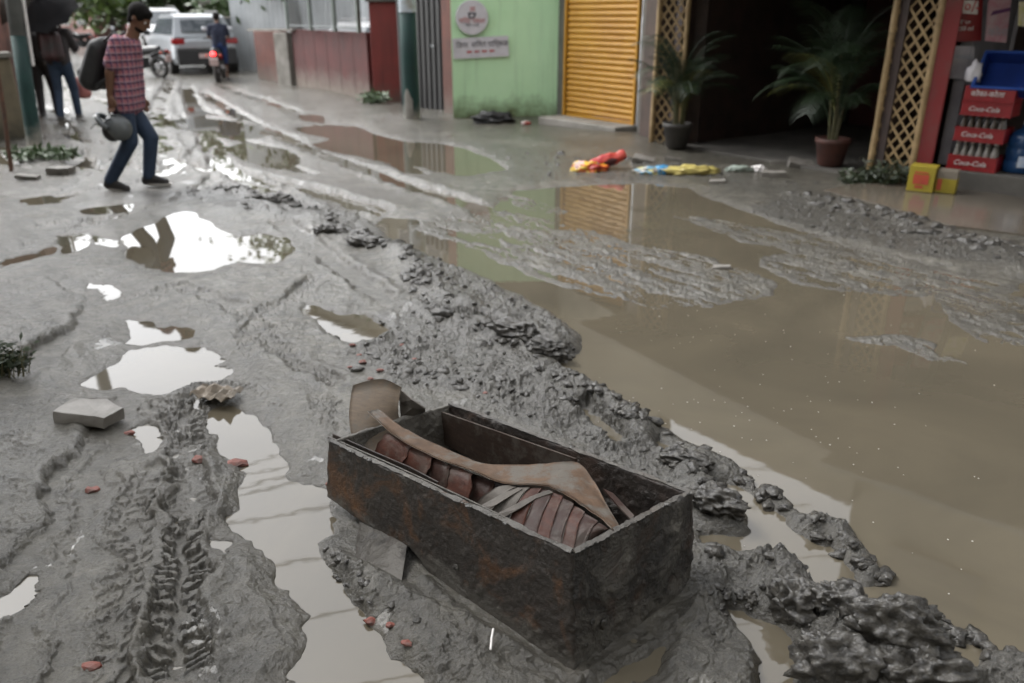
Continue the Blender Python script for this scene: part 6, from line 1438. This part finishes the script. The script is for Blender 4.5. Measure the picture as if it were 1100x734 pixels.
# loose clods: more than anyone could count
def clods(n, name, kind_lbl):
    b = MB(); rr = random.Random(5); pts = []
    regs = [W(p_) for p_, k_ in ROUGH[:5]]
    import bmesh as bmm
    bm = bmm.new(); bmm.ops.create_icosphere(bm, subdivisions=2, radius=1); base = [v.co.copy() for v in bm.verts]; faces = [[v.index for v in f.verts] for f in bm.faces]; bm.free()
    while n:
        rg = rr.choice([0, 0, 0, 0, 0, 0, 2, 3, 3, 4]); P_ = regs[rg]; lo, hi = P_.min(0), P_.max(0); x, y = rr.uniform(lo[0], hi[0]), rr.uniform(lo[1], hi[1])
        if not inside(P_, np.array([x]), np.array([y]))[0]: continue
        z = gz(x, y)
        if z < .006: continue
        s = min(.020, .004 + rr.expovariate(1 / .0042)); o = Vector((rr.random() * 99, rr.random() * 99, 0)); sq = Vector((rr.uniform(.8, 1.4), rr.uniform(.8, 1.4), rr.uniform(.5, .9)))
        b.add([Vector((x, y, z - s * .1)) + Vector((v.x * sq.x, v.y * sq.y, v.z * sq.z)) * s * (1 + .75 * mnoise.noise(v * 1.5 + o) + .35 * abs(mnoise.noise(v * 3.1 + o))) for v in base], faces); n -= 1
    # larger lumps thrown up along the ruts
    def lump(x, y, sx, sy, sz, rot, sink=.3, sub=3):
        bm = bmm.new(); bmm.ops.create_icosphere(bm, subdivisions=sub, radius=1); o = Vector((rr.random() * 99, rr.random() * 99, 0)); z = gz(x, y); c, s_ = math.cos(rot), math.sin(rot); vs = []
        for v in bm.verts:
            d_ = v.co; k = 1 + .42 * mnoise.noise(d_ * 1.3 + o) + .30 * (1 - 2 * abs(mnoise.noise(d_ * 2.3 + o))) - .12 + .16 * mnoise.noise(d_ * 5 + o) + .08 * mnoise.noise(d_ * 11 + o)
            px_, py_ = d_.x * sx * k, d_.y * sy * k; vs.append(Vector((x + px_ * c - py_ * s_, y + px_ * s_ + py_ * c, z - sz * sink + max(-.6, d_.z) * sz * k)))
        b.add(vs, [[v.index for v in f.verts] for f in bm.faces]); bm.free()
    for line, cnt, s0, wd in (([(285, 208), (335, 228), (392, 262), (440, 285), (475, 318)], 70, .034, .10), ([(430, 300), (480, 340), (540, 372), (606, 384)], 60, .026, .14), ([(400, 385), (470, 405), (560, 420), (620, 440)], 60, .018, .22), ([(590, 412), (645, 436), (700, 468), (745, 498)], 50, .026, .12), ([(745, 525), (780, 548)], 12, .022, .05), ([(795, 510), (870, 566), (960, 632)], 40, .022, .045), ([(975, 640), (1030, 684), (1100, 730)], 24, .022, .05), ([(760, 640), (800, 650), (850, 645)], 30, .018, .08), ([(862, 214), (955, 238), (1100, 284)], 90, .036, .22), ([(205, 208), (262, 206), (320, 222)], 40, .030, .14), ([(350, 590), (385, 640), (440, 700)], 26, .012, .06), ([(560, 170), (640, 172), (760, 186), (860, 200)], 46, .030, .25)):
        pl = W(line); L_ = [0]
        for i in range(len(pl) - 1): L_.append(L_[-1] + math.hypot(*(pl[i + 1] - pl[i])))
        for k in range(cnt):
            t = rr.random() * L_[-1]; i = max(j for j in range(len(L_) - 1) if L_[j] <= t); q = pl[i] + (pl[i + 1] - pl[i]) * (t - L_[i]) / (L_[i + 1] - L_[i]); x, y = q[0] + rr.gauss(0, wd * .5), q[1] + rr.gauss(0, wd * .5)
            if gz(x, y) < .004: continue
            s = s0 * rr.uniform(.35, 1.0) * (1.6 if rr.random() < .12 else 1); lump(x, y, s * rr.uniform(1, 1.9), s * rr.uniform(.7, 1.1), s * rr.uniform(.5, .9), rr.uniform(0, 3.14))
    for px_, py_, sx, sy, sz, rt in ((862, 655, .085, .055, .075, -.5), (900, 672, .075, .05, .06, -.6), (900, 722, .11, .07, .08, -.2), (955, 712, .11, .06, .08, -.3), (985, 738, .10, .07, .08, 0), (770, 545, .09, .05, .05, -.6), (552, 362, .13, .05, .05, -.6), (590, 376, .11, .05, .05, -.5), (735, 497, .09, .04, .045, -.5), (392, 264, .14, .06, .06, -.5), (355, 252, .12, .06, .05, -.3), (296, 212, .20, .09, .08, -.3)):
        q = G(px_, py_, .05); lump(q.x, q.y, sx, sy, sz, rt, .15, 5)
    return tag(b.build(name, CLOD, smooth=True), kind_lbl, 'mud', kind='stuff')
clods(900, 'mud_clods', 'small dark clods of mud strewn over the churned ridges')
# foam flecks on the brown water
b = MB(); rr = random.Random(9)
for k in range(130):
    px = rr.gauss(815, 90); py = 330 + 190 * rr.random() ** .8
    if rr.random() < .3: px, py = rr.uniform(640, 1100), rr.uniform(250, 640)
    q = G(px, py)
    if gz(q.x, q.y) > .0005: continue
    s = rr.uniform(.0014, .0034) * (1 if rr.random() < .93 else 1.8); n_ = 7
    pts = [Vector((q.x + s * math.cos(2 * math.pi * i / n_) * rr.uniform(.7, 1.2), q.y + s * math.sin(2 * math.pi * i / n_) * rr.uniform(.7, 1.2), .0004)) for i in range(n_)]
    b.prism(pts, (0, 0, .0012))
tag(b.build('foam', mat('foam', (.42, .40, .36), (.32, .30, .27), 20, .6)), 'scattered white foam flecks floating on brown flood water', 'foam', kind='stuff')
# weeds
def weeds(name, px, py, spread, hgt, n, label, leaf, seed, lw=.012, ball=False):
    p = at(px, py); rr = random.Random(seed); r = empty(name, p, label=label, cat='plant'); vs = []; fs = []; st = MB()
    for i in range(n):
        a = rr.uniform(0, 6.28); d_ = rr.random() ** .6 * spread; o = p + Vector((math.cos(a) * d_, math.sin(a) * d_ * .6, -.01)); e = o + Vector((rr.gauss(0, .35), rr.gauss(0, .35), 1)) * hgt * rr.uniform(.4, 1); m_ = o.lerp(e, .55) + Vector((0, 0, hgt * .1))
        if i % 3 == 0: st.tube([o, m_, e], [.003, .0025, .001], 4)
        for j in range(4):
            q = o.lerp(e, rr.uniform(.25, 1)); u_ = Vector((rr.gauss(0, 1), rr.gauss(0, 1), rr.gauss(.2, .5))).normalized(); w_ = u_.orthogonal().normalized(); L = lw * rr.uniform(1.2, 2.6); k = len(vs)
            vs += [q, q + u_ * L + w_ * L * .35, q + u_ * L * 2, q + u_ * L - w_ * L * .35]; fs.append((k, k + 1, k + 2, k + 3))
    st.cur = 1; st.add(vs, fs); st.build('foliage', [M_['stem'], leaf], r)
M_['weed'] = mat('weed_leaf', (.05, .095, .025), (.035, .065, .02), 8, .5); M_['weed_dk'] = mat('dark_weed_leaf', (.03, .045, .018), (.02, .028, .014), 8, .5); M_['moss'] = mat('dusty_grass', (.075, .10, .03), (.05, .07, .025), 8, .6)
weeds('weeds', 48, 172, .40, .13, 150, 'low green weeds round the foot of the leaning green pole', M_['weed'], 1, .02)
weeds('weeds', -2, 398, .13, .15, 170, 'dark muddy weed clump at left edge of the road', M_['weed_dk'], 2, .010)
weeds('weeds', 402, 112,   .25, .22, 100, 'green weeds at the foot of the dark red gate pillar', M_['weed'], 3, .025)
weeds('weeds', 560, 123, .9, .18, 300, 'mossy grass along the foot of the pale green wall', M_['moss'], 4, .02)
weeds('weeds', 925, 196, .22, .13, 100, 'dark weeds between the reddish pot and lattice screen', M_['weed_dk'], 5, .02)
weeds('weeds', 955, 198, .22, .25, 100, 'thin weeds growing through foot of the wide lattice screen', M_['weed_dk'], 6, .02)
# ------------------------------------------------------------------ camera, sky, light
cam = bpy.data.cameras.new('camera'); co_ = bpy.data.objects.new('camera', cam); COL.objects.link(co_); SC.camera = co_
cam.sensor_width = 36; cam.lens = F / 1100 * 36; cam.clip_end = 3000; cam.clip_start = .05
co_.location = (0, 0, CAM_H); co_.rotation_euler = (math.pi / 2 - PITCH, 0, 0)
cam.dof.use_dof = True; cam.dof.focus_distance = 2.35; cam.dof.aperture_fstop = 2.4
SUN_EL, SUN_AZ = R(50), R(-62)       # azimuth from +Y towards +X
wd = bpy.data.worlds.new('World'); SC.world = wd; wd.use_nodes = True; nt = wd.node_tree
sky = nt.nodes.new('ShaderNodeTexSky'); sky.sky_type = 'NISHITA'; sky.sun_disc = False; sky.sun_elevation = SUN_EL; sky.sun_rotation = SUN_AZ
sky.air_density = 1.0; sky.dust_density = 2.0; sky.ozone_density = 1.0
hs = nt.nodes.new('ShaderNodeHueSaturation'); hs.inputs['Saturation'].default_value = .10
nt.links.new(sky.outputs[0], hs.inputs['Color'])
bg = nt.nodes['Background']; bg.inputs[1].default_value = .12; nt.links.new(hs.outputs[0], bg.inputs[0])
sl = bpy.data.lights.new('sun', 'SUN'); sl.energy = .5; sl.angle = R(26); sl.color = (1, .98, .96)
so = bpy.data.objects.new('sun', sl); COL.objects.link(so); so.rotation_euler = (math.pi / 2 - SUN_EL, 0, math.pi - SUN_AZ)
v = SC.view_settings; v.view_transform = 'Standard'; v.look = 'None'; v.gamma = 1; v.use_curve_mapping = False; v.exposure = EXPOSURE
SC.cycles.use_denoising = True
SC.cycles.max_bounces = 6; SC.cycles.diffuse_bounces = 3; SC.cycles.glossy_bounces = 3; SC.cycles.transmission_bounces = 4; SC.cycles.transparent_max_bounces = 6
SC.cycles.sample_clamp_indirect = 6
